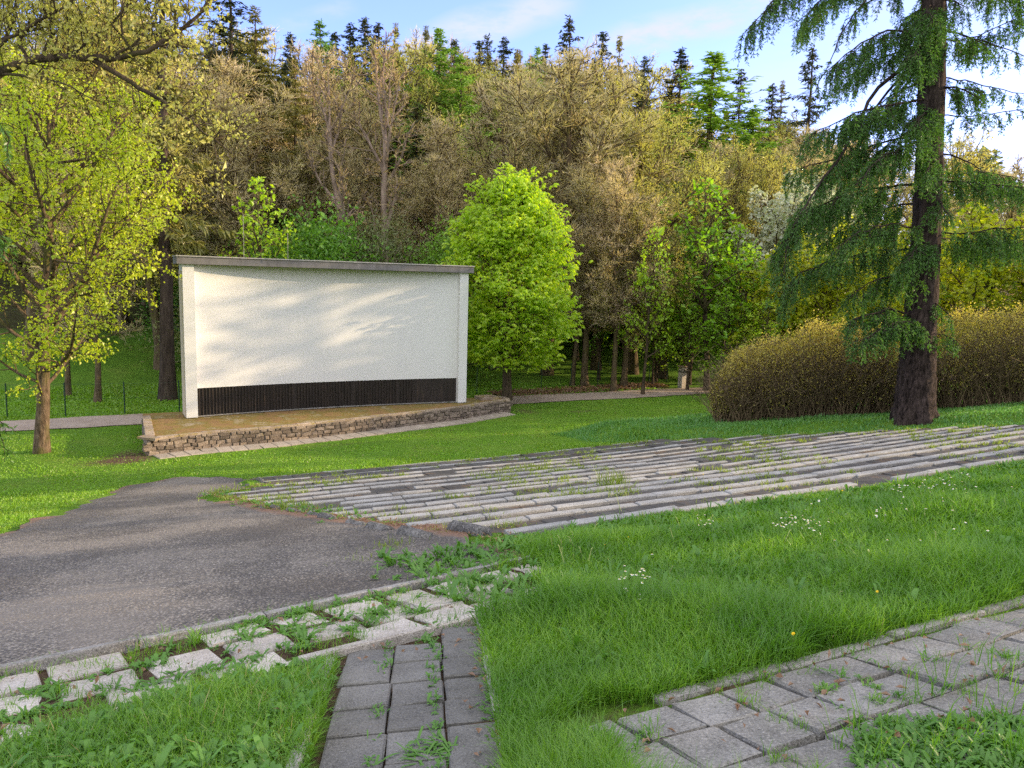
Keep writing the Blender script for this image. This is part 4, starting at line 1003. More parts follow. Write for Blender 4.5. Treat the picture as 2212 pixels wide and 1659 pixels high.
def mk_larch():
    rng = np.random.default_rng(41)
    tk = MB(); wd = MB(); mb = MB(); tw = MB()
    ax = [(1974, 912), (1976, 880), (1981, 800), (1987, 700), (1995, 600), (2001, 500), (2006, 400), (2009, 300), (2012, 200), (2015, 100), (2018, 0), (2022, -200), (2026, -400), (2028, -600)]
    hw = [47, 40, 36.5, 32, 30, 28.5, 27.5, 26.5, 26, 25, 23.5, 19, 13, 6]
    # fluted trunk with bark ridges
    k = 40; rings = []
    yy = np.concatenate([np.linspace(912, 760, 26), np.linspace(750, -600, 60)])
    ys = np.array([a[1] for a in ax])[::-1]; xs = np.array([a[0] for a in ax])[::-1]; hs = np.array(hw)[::-1]
    for y in yy:
        c = lp(np.interp(y, ys, xs), y); rr = np.interp(y, ys, hs) / F_PX * LD; th = np.arange(k) * 2 * math.pi / k
        fl = 1 + .16 * np.clip((y - 840) / 70, 0, 1) * np.cos(th * 5 + 1) + .035 * rng.normal(0, 1, k) + .03 * np.sin(th * 13 + c[2] * 3)
        rings.append(np.stack([c[0] + rr * fl * np.cos(th), c[1] + rr * fl * np.sin(th), np.full(k, c[2])], -1))
    rings[0][:, 2] -= .15; n = len(rings); i = np.arange(n - 1)[:, None] * k + np.arange(k)[None]; j = np.arange(n - 1)[:, None] * k + (np.arange(k)[None] + 1) % k
    tk.add(np.concatenate(rings), np.stack([i, j, j + k, i + k], -1).reshape(-1, 4))
    T = lambda y, o=0: (np.interp(y, ys, xs) + o, y)
    limbs = [ # points in photo pixels with depth offset, radius, foliage density, twig length, strand range, start
     ([(1984, 119, 0), (1893, 189, -.6), (1851, 266, -1), (1823, 332, -1.3), (1770, 392, -1.5), (1735, 455, -1.6), (1700, 530, -1.7), (1690, 600, -1.7)], .085, 2.6, 1.0, (.3, .9), .3),
     ([(1990, 125, .3), (1900, 215, .6), (1860, 300, 1), (1838, 360, 1.2), (1800, 440, 1.4), (1760, 500, 1.5)], .06, 2.8, 1.0, (.3, .8), .3),
     ([(2015, -150, 0), (1860, -120, -.5), (1740, -60, -.9), (1660, 10, -1.1), (1618, 60, -1.2)], .06, 3.4, 1.0, (.3, .95), .35),
     ([(2015, -120, .4), (1880, -80, .8), (1790, -20, 1.2), (1745, 30, 1.3)], .05, 3.0, .9, (.3, .9), .35),
     ([(2012, -60, 0), (1900, -30, -.5), (1850, 20, -.7), (1815, 75, -.7), (1790, 140, -.7), (1760, 200, -.7)], .035, .9, .3, (.15, .3), .3),
     ([(2010, 70, 0), (1920, 65, -.7), (1850, 95, -1.1), (1790, 150, -1.3)], .05, 4.4, 1.1, (.3, .85), .15),
     ([(2010, 90, .4), (1940, 110, 1), (1870, 140, 1.4), (1810, 180, 1.6)], .05, 3.8, 1.0, (.3, .8), .2),
     ([(2005, 210, 0), (1930, 225, -.9), (1860, 240, -1.4), (1790, 270, -1.7), (1745, 300, -1.8)], .05, 4.4, 1.1, (.3, .8), .15),
     ([(2005, 290, 0), (1920, 300, .8), (1840, 335, 1.2), (1760, 355, 1.5), (1700, 370, 1.6)], .05, 4.2, 1.0, (.3, .75), .15),
     ([(2003, 300, 0), (1940, 320, -1.2), (1890, 350, -1.8), (1850, 400, -2.1)], .045, 4.6, 1.1, (.3, .8), .15),
     ([(2002, 395, 0), (1900, 405, -.6), (1800, 430, -1), (1720, 470, -1.3), (1680, 540, -1.4)], .05, 3.6, 1.1, (.35, .9), .2),
     ([(2000, 440, 0), (1930, 440, .9), (1860, 470, 1.3), (1780, 520, 1.5)], .045, 4.0, 1.0, (.3, .8), .15),
     ([(1998, 500, 0), (1930, 480, -1.0), (1860, 500, -1.6), (1800, 540, -1.9)], .045, 4.6, 1.0, (.3, .85), .15),
     ([(1996, 540, 0), (1900, 540, -.4), (1800, 560, -.6), (1720, 590, -.7), (1690, 640, -.7)], .045, 3.2, 1.1, (.35, .9), .2),
     ([(1992, 600, 0), (1920, 595, -.9), (1870, 610, -1.2), (1840, 640, -1.3)], .04, 4.0, .9, (.3, .7), .15),
     ([(1988, 690, 0), (1930, 665, -.8), (1880, 670, -1.2), (1835, 695, -1.4)], .04, 6.2, .95, (.25, .6), .12),
     ([(1988, 700, 0), (1940, 690, -1.2), (1900, 715, -1.7), (1860, 735, -1.9)], .035, 6.2, .9, (.25, .6), .12),
     ([(2000, 520, 0), (1975, 540, -1.2), (1960, 560, -1.8)], .03, 6, .9, (.3, .7), .1),
     ([(2005, 230, 0), (1990, 250, -1.2), (1985, 270, -1.9)], .03, 6, 1.0, (.3, .9), .1),
     ([(2012, 60, 0), (1990, 90, -1.2), (1975, 120, -2.0)], .03, 6, 1.0, (.4, 1.0), .1),
     ([(2015, 10, 0), (2000, 20, -1.2), (2015, 50, -2.0)], .03, 6, 1.0, (.4, 1.0), .1),
     ([(2003, 330, 0), (2010, 350, -1.2), (2005, 370, -1.9)], .03, 4, .8, (.3, .9), .1),
     # right side
     ([(2014, 60, 0), (2080, 78, -.3), (2150, 95, -.6), (2230, 130, -.8)], .035, 2.4, .8, (.2, .55), .15),
     ([(2012, 80, .2), (2090, 90, .8), (2150, 60, 1.2), (2220, 30, 1.4)], .035, 3.0, .9, (.25, .6), .15),
     ([(2017, -60, 0), (2090, -60, -.4), (2170, -20, -.8), (2230, 10, -1)], .04, 3.4, 1.0, (.3, .7), .15),
     ([(2011, 165, 0), (2080, 172, .5), (2150, 190, .8), (2230, 210, 1)], .03, 2.6, .8, (.2, .5), .15),
     ([(2010, 185, 0), (2070, 190, -.6), (2130, 200, -1)], .03, 3.2, .8, (.2, .6), .15),
     ([(2008, 245, 0), (2080, 255, .4), (2150, 245, .7), (2230, 230, .9)], .028, 2.0, .7, (.2, .5), .2),
     ([(2005, 388, 0), (2080, 395, -.4), (2140, 398, -.7), (2230, 410, -1)], .035, 4.6, .9, (.25, .7), .2),
     ([(2004, 395, 0), (2070, 375, .6), (2150, 370, 1.0), (2230, 400, 1.2)], .03, 4.0, .9, (.25, .7), .25),
     ([(2001, 500, 0), (2060, 505, -.3), (2120, 502, -.6), (2170, 490, -.8), (2240, 488, -1)], .035, 5.2, .9, (.3, .9), .2),
     ([(2001, 510, 0), (2070, 520, .6), (2150, 520, 1.0), (2240, 520, 1.2)], .03, 4.0, .9, (.3, .8), .25),
     ([(1990, 640, 0), (2030, 660, -.5), (2060, 690, -.7)], .02, 4, .6, (.2, .5), .2),
     ([(1986, 720, 0), (2030, 715, -.6), (2070, 740, -.9)], .02, 4, .6, (.2, .5), .2),
    ]
    for pts, r0, dn, sb, st, s0 in limbs:
        limb_foliage(wd, mb, tw, [lp(a, b, o) for a, b, o in pts], r0 * .9, rng, dn, sb, st, s0)
    # upper crown out of the picture, it throws shade
    for i in range(46):
        y = rng.uniform(-560, -120); az = rng.uniform(0, 6.28); c = lp(np.interp(y, ys, xs), y); R = np.interp(y, [-600, -120], [.8, 5.0]) * rng.uniform(.7, 1.1)
        d = np.array([math.cos(az), math.sin(az), 0]); pts = [c, c + d * R * .5 + [0, 0, -.25 * R * .4], c + d * R + [0, 0, -.5 * R]]
        limb_foliage(wd, mb, tw, pts, .05, rng, 2.4, 1.2, (.4, .9), .15)
    # back and near limbs for depth
    for i in range(16):
        y = rng.uniform(-80, 620); az = rng.choice([-1, 1]) * math.pi / 2 + rng.normal(0, .5); c = lp(np.interp(y, ys, xs), y); R = rng.uniform(1.4, 3.0)
        d = np.array([math.cos(az), math.sin(az), 0]); limb_foliage(wd, mb, tw, [c, c + d * R * .5 - [0, 0, .1 * R], c + d * R - [0, 0, .45 * R]], .04, rng, 2.2, .9, (.3, .8), .2)
    return tk, wd, mb, tw
tk, wd, mb, tw = mk_larch()
root = tag(empty('larch_tree', bl), 'huge old larch with drooping dark green foliage beside the bench terrace', 'tree'); inv = Matrix.Translation(-Vector(bl))
for nm, m_, mt, smo in (('trunk', tk, M_bark_larch, True), ('limb', wd, M_bark_larch, True), ('twigs', tw, M_bark_larch, False), ('crown', mb, M_leaf_larch, False)):
    o = m_.build(nm, mt, None, smooth=smo); o.parent = root; o.matrix_parent_inverse = inv

# ------------------------------------------------------------------ larch reaching in at the left edge
rng = np.random.default_rng(51); wd = MB(); mb = MB(); tw = MB(); D0 = 15.0
base = col_base(-190, D0); top = base + [0, 0, 17]
tk = MB(); tk.tube(np.linspace(base - [0, 0, .2], top, 10), np.linspace(.32, .05, 10), 12)
for pts in ([(-190, 150), (-90, 180), (-10, 240), (22, 300)], [(-190, 330), (-90, 380), (-15, 440), (12, 520)], [(-190, 480), (-80, 560), (0, 640)], [(-190, 700), (-80, 800), (-8, 900), (8, 960)], [(-190, 20), (-110, 60), (-40, 120), (-10, 170)]):
    limb_foliage(wd, mb, tw, [at(a, b, D0 + .2 * i) for i, (a, b) in enumerate(pts)], .05, rng, 3.0, .7, (.2, .45), .2)
root = tag(empty('larch_tree', base), 'dark green larch whose twig tips hang in at the left edge of the picture', 'tree'); inv = Matrix.Translation(-Vector(base))
for nm, m_, mt in (('trunk', tk, M_bark_larch), ('limb', wd, M_bark_larch), ('twigs', tw, M_bark_larch), ('crown', mb, M_leaf_larch)):
    o = m_.build(nm, mt, None, smooth=True); o.parent = root; o.matrix_parent_inverse = inv

# ------------------------------------------------------------------ oak limb reaching in at the top left
rng = np.random.default_rng(61); wd = MB(); sk = Sk(); D0 = 19.0
base = col_base(-420, D0 - 1); tt = at(-330, 260, D0 - .5)
tk = MB(); tk.tube([base - [0, 0, .2], base * .5 + tt * .5 + [.1, 0, 0], tt, at(-320, 60, D0 - .5), at(-300, -260, D0)], [.42, .34, .3, .24, .1], 12)
LIMB = [([(-330, 260), (-150, 225), (0, 160), (60, 128), (150, 122), (240, 128), (290, 118), (340, 100), (385, 72), (430, 35), (470, -20)], .17, .03, 0),
        ([(195, 124), (250, 160), (330, 205), (400, 250), (440, 285), (500, 330)], .07, .015, .6), ([(0, 160), (-40, 120), (60, 60), (130, 20), (200, -30)], .06, .02, -.4), ([(150, 122), (200, 80), (235, 62), (270, 20), (300, -30)], .05, .015, .5),
        ([(290, 118), (262, 80), (258, 40), (275, -20)], .04, .012, -.6), ([(60, 128), (30, 90), (60, 60), (150, 45)], .05, .012, .8), ([(240, 128), (300, 90), (330, 40), (345, -30)], .04, .012, .9), ([(-150, 225), (-60, 140), (20, 75), (40, -20)], .09, .03, 1.0), ([(340, 100), (400, 95), (440, 110), (470, 150)], .03, .01, -.5),
        ([(0, 160), (80, 170), (140, 180), (200, 215)], .04, .01, -.3), ([(-330, 200), (-200, 60), (-60, 0), (60, -60)], .12, .03, .5), ([(90, 125), (120, 70), (100, 10), (120, -40)], .04, .012, .3)]
spec = [dict(seg=6, wob=.12, up=.06, n=5, f0=.2, tip=.3, ang=50, ratio=.5), dict(seg=4, wob=.15, up=.03, ang=48, n=4, f0=.2, r=.5, ratio=.5, tip=.3), dict(seg=3, wob=.18, ang=45, r=.5, ratio=.5, tip=.4)]
for pts, r0, r1, off in LIMB:
    P = np.array([at(a, b, D0 + off * i / len(pts)) for i, (a, b) in enumerate(pts)]); d = np.concatenate([[0], np.cumsum(np.linalg.norm(np.diff(P, axis=0), axis=1))]); m = max(8, int(d[-1] / .25))
    t = np.linspace(0, d[-1], m); sm = np.stack([np.interp(t, d, P[:, k]) for k in range(3)], -1)
    for _ in range(2): sm[1:-1] = (sm[:-2] + 2 * sm[1:-1] + sm[2:]) / 4
    sm[1:-1] += rng.normal(0, .02, (m - 2, 3)); wd.tube(sm, np.linspace(r0, r1, m), 8)
    for k in range(int(d[-1] * 4.2)):
        f = rng.uniform(.3, 1); i = min(int(f * (m - 1)), m - 2); dl = nrm(sm[i + 1] - sm[i]); nd = nrm(dl * .6 + perp(dl, rng.uniform(0, 6.28)) + [0, 0, .25]); grow(sk, sm[i], nd, rng.uniform(.7, 1.7), .016, 0, spec, rng)
for pts, rad, lv in sk.br: wd.tube(pts, np.maximum(rad, .005), 3 if lv else 4)
P, D = sample_tw(sk, 13, rng); mb = MB(); leaf_cloud(mb, P, D, rng, .085, .06, .06, .1)
root = tag(empty('oak_tree', base), 'oak outside the left edge whose dark limb arches into the top left corner', 'tree'); inv = Matrix.Translation(-Vector(base))
for nm, m_, mt in (('trunk', tk, M_bark_brown), ('limb', wd, M_bark_brown), ('crown', mb, M_leaf_oak)):
    o = m_.build(nm, mt, None, smooth=(nm != 'crown')); o.parent = root; o.matrix_parent_inverse = inv

# ------------------------------------------------------------------ hedges
M_leaf_hedge = leaf_mat('hedge_leaf', (.48, .39, .10), (.64, .55, .13), (.58, .56, .11), .5, .5)
M_twig_hedge = bark_mat('hedge_twig', (.09, .065, .04), (.24, .18, .11), 8, .3)
def hedge(axis_pts, hgt, half, seed, label, nleaf, nstem):
    rng = np.random.default_rng(seed); w = MB(); mb = MB(); A = np.array([p[:2] for p in axis_pts]); d = np.concatenate([[0], np.cumsum(np.linalg.norm(np.diff(A, axis=0), axis=1))]); T = d[-1]
    def ax(s): return np.stack([np.interp(s * T, d, A[:, k]) for k in (0, 1)], -1)
    dirv = nrm(A[-1] - A[0]); sd = np.array([dirv[1], -dirv[0]])
    def prof(s): return np.interp(s, hgt[0], hgt[1])
    for i in range(nstem):
        s = rng.uniform(0.02, .98); p = ax(s); h = prof(s); o = rng.normal(0, half * .3); q = p + sd * o; z = float(ground(q[0], q[1])); ln = rng.uniform(.6, 1.0) * h
        a = rng.normal(0, .32); b = rng.normal(0, .3) + o * .25; t = np.linspace(0, 1, 6)[:, None]
        P = np.c_[q + (dirv * a * h + sd * b * h) * t ** 1.3, z - .05 + ln * t * (1 - .12 * t)]; P[1:-1] += rng.normal(0, .03, (4, 3)); w.tube(P, np.linspace(.016, .005, 6), 3)
        for k in range(3):
            j = rng.integers(2, 6); e = P[j] + np.r_[rng.normal(0, .3, 2), rng.uniform(.1, .45)]; w.tube([P[j], (P[j] + e) / 2 + rng.normal(0, .03, 3), e], [.007, .006, .004], 3)
    n = nleaf; s = rng.uniform(0, 1, n); h = prof(s); f = 1 - rng.uniform(0, 1, n) ** 1.5 * .85; kk = rng.random(n) < .2 + .8 * ss(.12, .55, f + .12 * np.sin(s * T * 2.7)); s, h, f = s[kk], h[kk], f[kk]; n = len(s)
    th = rng.uniform(-1, 1, n); rr = rng.uniform(0, 1, n) ** .4
    wv = half * np.sqrt(np.clip(1 - (np.abs(f - .55) / .62) ** 2.4, .05, 1)) * np.clip(h / hgt[1].max(), .3, 1)
    lump = 1 + .05 * np.sin(s * T * 1.9) + .04 * np.sin(s * T * 4.3 + f * 5) + rng.exponential(.035, n)
    P = np.c_[ax(s) + sd[None] * (np.sign(th) * np.abs(th) ** .5 * rr * wv)[:, None], f * h * lump * (1 - .12 * np.abs(th) ** 2)]; P[:, 2] += ground(P[:, 0], P[:, 1]); P += rng.normal(0, .06, P.shape)
    leaf_cloud(mb, P, np.zeros((n, 3)) + [0, 0, .4], rng, .062, .036, .02, 0)
    # fine leafing twigs through the body
    sel = rng.choice(n, n // 4, replace=False); e = rng.normal(0, 1, (len(sel), 3)) + [0, 0, .9]; e = nv(e); tw = MB(); tw.leaves(P[sel] - e * .14, e, rng.normal(0, 1, (len(sel), 3)), rng.uniform(.2, .55, len(sel)), .018, 0)
    c = ax(.5); root = tag(empty('hedge', (c[0], c[1], float(ground(*c)))), label, 'hedge'); inv = Matrix.Translation(-Vector(root.location))
    for nm, m_, mt in (('stems', w, M_twig_hedge), ('twigs', tw, M_twig_hedge), ('foliage', mb, M_leaf_hedge)):
        o = m_.build(nm, mt, None); o.parent = root; o.matrix_parent_inverse = inv
ha = at(1535, 905, 31.8); hb = at(1960, 905, 30.2); hc = at(2010, 895, 30.4); hd = at(2480, 880, 30.8)
hedge([ha, (ha + hb) / 2, hb], (np.array([0, .06, .18, .4, .7, 1]), np.array([1.4, 2.2, 3.0, 3.5, 3.5, 3.3])), 1.6, 71, 'rounded twiggy hedge left of the larch trunk, with a dark bare base', 34000, 1500)
hedge([hc, (hc + hd) / 2, hd], (np.array([0, .2, .5, 1]), np.array([3.4, 3.6, 3.7, 3.7])), 1.5, 72, 'twiggy hedge right of the larch trunk, running out of the picture', 32000, 1500)

# ------------------------------------------------------------------ trees out of the picture on the right: they shade the benches
R5 = np.random.default_rng(900)
for k, (kind, x, y, h, wf, lab) in enumerate([
    ('spruce0', 24, 7, 20, .9, 'spruce standing outside the picture beside the meadow'), ('larch0', 25, 13.5, 19, .8, 'light larch standing outside the picture beside the benches'),
    ('spruce1', 29, 11, 22, .8, 'second spruce standing outside the picture beside the meadow'), ('spruce2', 27.5, 20, 20, .75, 'spruce standing outside the picture beside the upper benches'),
    ('larch1', 21, .5, 19, 1.0, 'light larch standing outside the picture behind the viewer'), ('young0', 27, 24.5, 7.5, 1.8, 'low green tree standing outside the picture beside the lower benches'), ('larch0', 31, 40.6, 19, 1.5, 'light larch standing outside the picture behind the hedge'), ('golden0', 33.5, 43.2, 18, 1.3, 'spruce standing outside the picture behind the hedge'), ('spruce0', 36, 17.5, 24, .8, 'tall spruce standing outside the picture in the second row')]):
    w, c, H0 = KIND[kind]; s = h / H0
    tree(NAMES[''.join(ch for ch in kind if ch.isalpha())], w, c, (x, y, float(ground(x, y)) - .1), R5.uniform(0, 6), (s * wf, s * wf, s), lab)

# ------------------------------------------------------------------ grass
M_grass = leaf_mat('meadow_grass', (.07, .20, .014), (.26, .45, .035), (.10, .23, .018), .45, 1.1, 1.3)
M_grass_lawn = leaf_mat('lawn_grass', (.12, .28, .018), (.25, .44, .034), (.24, .35, .03), .4, .5, 1.3)
M_grass_blue = leaf_mat('bluish_grass', (.08, .23, .06), (.15, .33, .09), (.19, .36, .05), .4, .5, 1.2)
M_straw = leaf_mat('straw_blade', (.32, .27, .11), (.46, .40, .2), (.3, .3, .1), .3, .9, 1.0)
M_weed = leaf_mat('broad_weed_leaf', (.06, .17, .016), (.12, .27, .03), (.09, .22, .025), .35, 1.5, 1.3)
M_weed_y = leaf_mat('yellow_weed', (.16, .25, .03), (.28, .34, .06), (.2, .26, .04), .4, 1.0, 1.2)
M_dry = leaf_mat('dry_leaf', (.16, .085, .045), (.34, .22, .14), (.25, .15, .09), .25, 1.0, 1.0)

def blades(mb, P, h, w, rng, lean=.35, bend=.5):
    n = len(P); az = rng.uniform(0, 6.28, n); s = np.stack([np.cos(az), np.sin(az), 0 * az], -1); az2 = rng.uniform(0, 6.28, n); l = np.abs(rng.normal(0, lean, n))
    d = np.stack([np.cos(az2) * l, np.sin(az2) * l, np.ones(n)], -1); d /= np.linalg.norm(d, axis=1)[:, None]
    h = np.broadcast_to(h, (n,))[:, None]; w = np.broadcast_to(w, (n,))[:, None]
    o = np.stack([np.cos(az2), np.sin(az2), 0 * az2], -1) * (rng.uniform(.1, 1, n) * bend)[:, None]
    m = P + d * h * .55; t = P + d * h + o * h * .5 - np.array([0, 0, 1.0]) * (h * np.linalg.norm(o, axis=1)[:, None] * .35)
    v = np.stack([P - s * w * .5, P + s * w * .5, m - s * w * .42, m + s * w * .42, t], 1).reshape(-1, 3)
    b = np.arange(n) * 5
    mb.add(v, np.stack([b, b + 1, b + 3, b + 2], -1), np.stack([b + 2, b + 3, b + 4], -1))
RG = np.random.default_rng(1001)
NB = 760000
rr = np.exp(RG.uniform(math.log(2.6), math.log(47), NB)); th = RG.uniform(-42, 42, NB) * math.pi / 180
bx, by = rr * np.sin(th), rr * np.cos(th); bu, bv = uv(bx, by)
wob = .10 * np.sin(bu * 3.1 + 1.3 * np.sin(bv * 2.0)) + .06 * np.sin(bu * 7.7 + bv * 5) + .05 * np.sin(bv * 6.1)
hard = in_asphalt(bu + wob * .7, bv + wob * .5) | in_terrace(bu + wob, bv - .1 * wob) | (in_path(bu + .02 * wob, bv) & (bv > 27.2)) | (in_walk(bu, bv + wob * .8) & (bv < 31.3 + 1.2 * wob)) | in_gravel(bu, bv + wob * .8) | in_stage(bu, bv) \
    | ((bv > kerb_a(bu) - .05) & (bv < kerb_b(bu) + .1 + .8 * wob) & (bu < -4.5 + wob * 2))
scr_foot = (bv < .6) & (bv > -1.6) & (np.abs(bu) < 6.2)
ok = ~hard & ~scr_foot & (RG.random(NB) > bare_at(bu, bv) * .9)
meadow = ok & (((bv > 23.9) & (bu > np.where(bv > 27.3, path_right(bv) + .02, -5.7)) & (bv < 29.4)) | ((bv > 31.1) & (bu > -6)) | ((bv > 29.3) & (bu > path_right(bv) + .02) & (bu < -6.0)))
tri = ok & (bv > kerb_b(bu)) & (bu < path_left(bv) + .02)
bank = ok & ~meadow & (bu > np.minimum(row_right(bv), 13) - .3) & (bv > 6) & (bv <= 23.9) & (bu > 7)
back = ok & (bv < -4.1) & (bv > -20)
lawn = ok & ~meadow & ~tri & ~bank & ~back & (bv < 25)
def zed(x, y): return ground(x, y)
def grass(mask, h0, h1, mat, label, wk=.00125, wmin=.0045, lean=.35, bend=.6, keep=1.0, hz=None):
    m = mask & (RG.random(NB) < keep); x, y, r_ = bx[m], by[m], rr[m]; P = np.stack([x, y, zed(x, y) - .01], -1); n = len(P)
    pt = .65 + .7 * (.5 + .5 * np.sin(x * 1.7 + 2 * np.sin(y * 1.1))) * (.5 + .5 * np.sin(y * 2.3 + 1.7 * np.sin(x * .9)))
    h = RG.uniform(h0, h1, n) * pt
    if hz is not None: h = h * hz(*uv(x, y))
    mb = MB(); blades(mb, P, h, np.maximum(wmin, wk * r_) * RG.uniform(.6, 1.3, n), RG, lean, bend)
    o = mb.build('grass', mat); tag(o, label, kind='stuff'); return o
grass(meadow, .10, .30, M_grass, 'long lush meadow grass in the foreground', wk=.0014, wmin=.0055, lean=.45, bend=.8, hz=lambda u, v: .5 + .65 * ss(24.0, 26, v) * (1 - .3 * ss(4, 8, u)))
grass(tri, .06, .2, M_grass, 'weedy grass triangle left of the slab path', lean=.5, bend=.8)
grass(lawn, .03, .075, M_grass_lawn, 'short mown lawn around the asphalt and in front of the stage', hz=lambda u, v: 1 + .9 * np.exp(-((v - 9.4) / .5) ** 2) + .6 * ss(-8, -11, u) * ss(6, 14, v))
bz = (1.4 * np.exp(-((bv - 9.5) / 3.0) ** 2))
grass(bank, .08, .2, M_grass_blue, 'tall bluish grass between the benches and the hedge', hz=lambda u, v: .7 + .5 * ss(15, 11, v))
grass(back, .07, .17, M_grass_lawn, 'bright ground cover behind the gravel path', wk=.0022, lean=.9)

m_ = meadow | tri
grass(m_, .08, .22, M_straw, 'scattered dry straw-coloured blades in the foreground grass', lean=.6, keep=.014)
grass(lawn, .04, .08, M_straw, 'scattered dry blades in the lawn', lean=.8, keep=.03)
clumpf = (np.sin(bu * 2.1 + 1.9 * np.sin(bv * 1.3)) + np.sin(bv * 3.3 + 1.4 * np.sin(bu * 1.7 + 2))) > 1.05
grass(meadow & clumpf, .2, .36, M_grass, 'taller grass clumps in the meadow', lean=.45, bend=1.0, keep=.22)
# broad-leaved weeds
def rosette(mb, p, n, L, W, up, rng):
    az = rng.uniform(0, 6.28, n); e = rng.uniform(up * .4, up * 1.5, n); d = np.stack([np.cos(az), np.sin(az), e], -1)
    mb.arcs(np.repeat(np.asarray(p)[None], n, 0) + rng.normal(0, .015, (n, 3)) * [1, 1, 0], d, L * rng.uniform(.4, 1.3, n), W * .8 * rng.uniform(.6, 1.3, n))
def in_strip(u, v): return (v > kerb_a(u) + .1) & (v < kerb_b(u) + .05)
r = np.random.default_rng(2001); mb = MB()
n = 0
while n < 2300:   # triangle and its edges
    u = r.uniform(-11, -6.9); v = r.uniform(27.4, 31.5)
    if v > kerb_b(u) + .1 and u < path_left(v) - .1:
        rosette(mb, gpt(u, v, .01 + r.uniform(0, .05)), r.integers(5, 12), r.uniform(.06, .17), r.uniform(.02, .055), r.uniform(.3, 1.3), r); n += 1
for _ in range(2200):   # in the meadow
    u = r.uniform(-5.6, 8); v = r.uniform(24.3, 29.3); p = gpt(u, v, .02)
    rosette(mb, p, r.integers(5, 10), r.uniform(.08, .24), r.uniform(.02, .055), r.uniform(.6, 1.9), r)
tag(mb.build('weeds', M_weed), 'broad-leaved weeds among the foreground grass', kind='stuff')
mb = MB()      # in the joints of the slab strip
for _ in range(1900):
    u = r.uniform(-12, -4.6); v = r.uniform(float(kerb_a(u)) + .1, float(kerb_b(u)) + .1)
    t = (v - float(kerb_a(u)) - .34) / .5; j = abs(t - round(t)); 
    if (abs(((v - float(kerb_a(u)) - .1) / .49) % 1 - .0) < .16 or r.random() < .10) and math.sin(u * 2.2 + v * 3) > -.35:
        rosette(mb, gpt(u, v, .015), r.integers(7, 14), r.uniform(.05, .12), r.uniform(.018, .034), r.uniform(.25, 1.0), r)
for v in np.arange(27.5, 32.5, .03):    # joints of the slab path
    pl, pr = float(path_left(v)), float(path_right(v)); w_ = (pr - pl) / 3
    for k, pb in ((2, .62), (1, .16 + .5 * (v < 28.1)), (3, .45), (0, .25)):
        if r.random() < pb: rosette(mb, gpt(pl + w_ * k + r.normal(0, .018), v, .01), r.integers(4, 9), r.uniform(.025, .07), r.uniform(.01, .022), r.uniform(.5, 1.3), r)
for _ in range(760):   # slab walk
    i = r.integers(0, 30); j = r.integers(0, 7); s = .355; u = -6.0 + i * s + .02 * j; v = 29.68 + j * s
    if r.random() < .5: u += s / 2; v += r.uniform(-.15, .15)
    else: v += s / 2; u += r.uniform(-.15, .15)
    if math.sin(u * 2.6) + math.sin(v * 4.1 + u) > -.6: rosette(mb, gpt(u, v, .01), r.integers(5, 11), r.uniform(.04, .1), r.uniform(.008, .02), r.uniform(.5, 1.6), r)
for _ in range(420):
    c = hit(r.uniform(1850, 2260), r.uniform(1560, 1700)); rosette(mb, c, r.integers(5, 10), r.uniform(.05, .12), r.uniform(.012, .03), r.uniform(.5, 1.6), r)
tag(mb.build('weeds', M_weed), 'green weeds growing in the joints of the foreground slabs', kind='stuff')
mb = MB()      # thin grass in slab joints and on the walk
Pj = []
for _ in range(260):
    i = r.integers(0, 30); j = r.integers(0, 7); s = .355; u = -6.18 + i * s; v = 29.5 + j * s + r.uniform(-.15, .15)
    c = gpt(u, v); m = r.integers(8, 22); Pj.append(c + np.c_[r.normal(0, .03, (m, 2)), np.zeros(m)])
for _ in range(520):
    u = r.uniform(-12, -4.6); v = r.uniform(float(kerb_a(u)), float(kerb_b(u)) + .1); c = gpt(u, v); m = r.integers(6, 16); Pj.append(c + np.c_[r.normal(0, .035, (m, 2)), np.zeros(m)])
for u in np.arange(-14, -4.3, .035):
    c = gpt(u, float(kerb_a(u)) + r.choice([-.05, .12]) + r.normal(0, .03))
    if math.sin(u * 3.3) + r.normal(0, .7) > .3: m = r.integers(4, 12); Pj.append(c + np.c_[r.normal(0, .03, (m, 2)), np.zeros(m)])
for u in np.arange(-5.8, 5, .03):
    c = gpt(u, 29.42 + r.normal(0, .09)); m = r.integers(3, 10); Pj.append(c + np.c_[r.normal(0, .03, (m, 2)), np.zeros(m)])
Pj = np.concatenate(Pj); blades(mb, Pj, r.uniform(.04, .15, len(Pj)), r.uniform(.003, .006, len(Pj)), r, .6, .8)
Pt = []
for (px, py, m) in ((1870, 1560, 16), (1990, 1500, 22), (2040, 1470, 18), (2100, 1520, 26), (2160, 1560, 30), (2200, 1500, 30), (1850, 1600, 12), (2080, 1600, 40), (2180, 1640, 50), (2010, 1640, 40), (1930, 1640, 26), (2140, 1450, 14)):
    c = hit(px, py); Pt.append(c + np.c_[r.normal(0, .05, (m, 2)), np.zeros(m)])
Pt = np.concatenate(Pt); Pt = Pt[r.random(len(Pt)) < .5]; blades(mb, Pt, r.uniform(.1, .32, len(Pt)), r.uniform(.004, .007, len(Pt)), r, .3, .7)
tag(mb.build('grass', M_grass), 'thin grass sprouting between the foreground slabs', kind='stuff')
mb = MB(); Pj = []     # weeds on the bench terrace
for _ in range(1500):
    i = r.integers(0, 16); u = r.uniform(ROWU[i] - .2, float(row_right(ROWV[i]))); v = ROWV[i] + r.choice([-.16, .16, .16, .3]) + r.normal(0, .03)
    if math.sin(u * .9 + v * .8) + .7 * math.sin(u * 2.3 - v) > .25 or (u > row_right(v) - 3 and r.random() < .6) or v < 11.8: m = r.integers(8, 24); Pj.append(gpt(u, v) + np.c_[r.normal(0, .07, (m, 2)), np.full(m, -.02)])
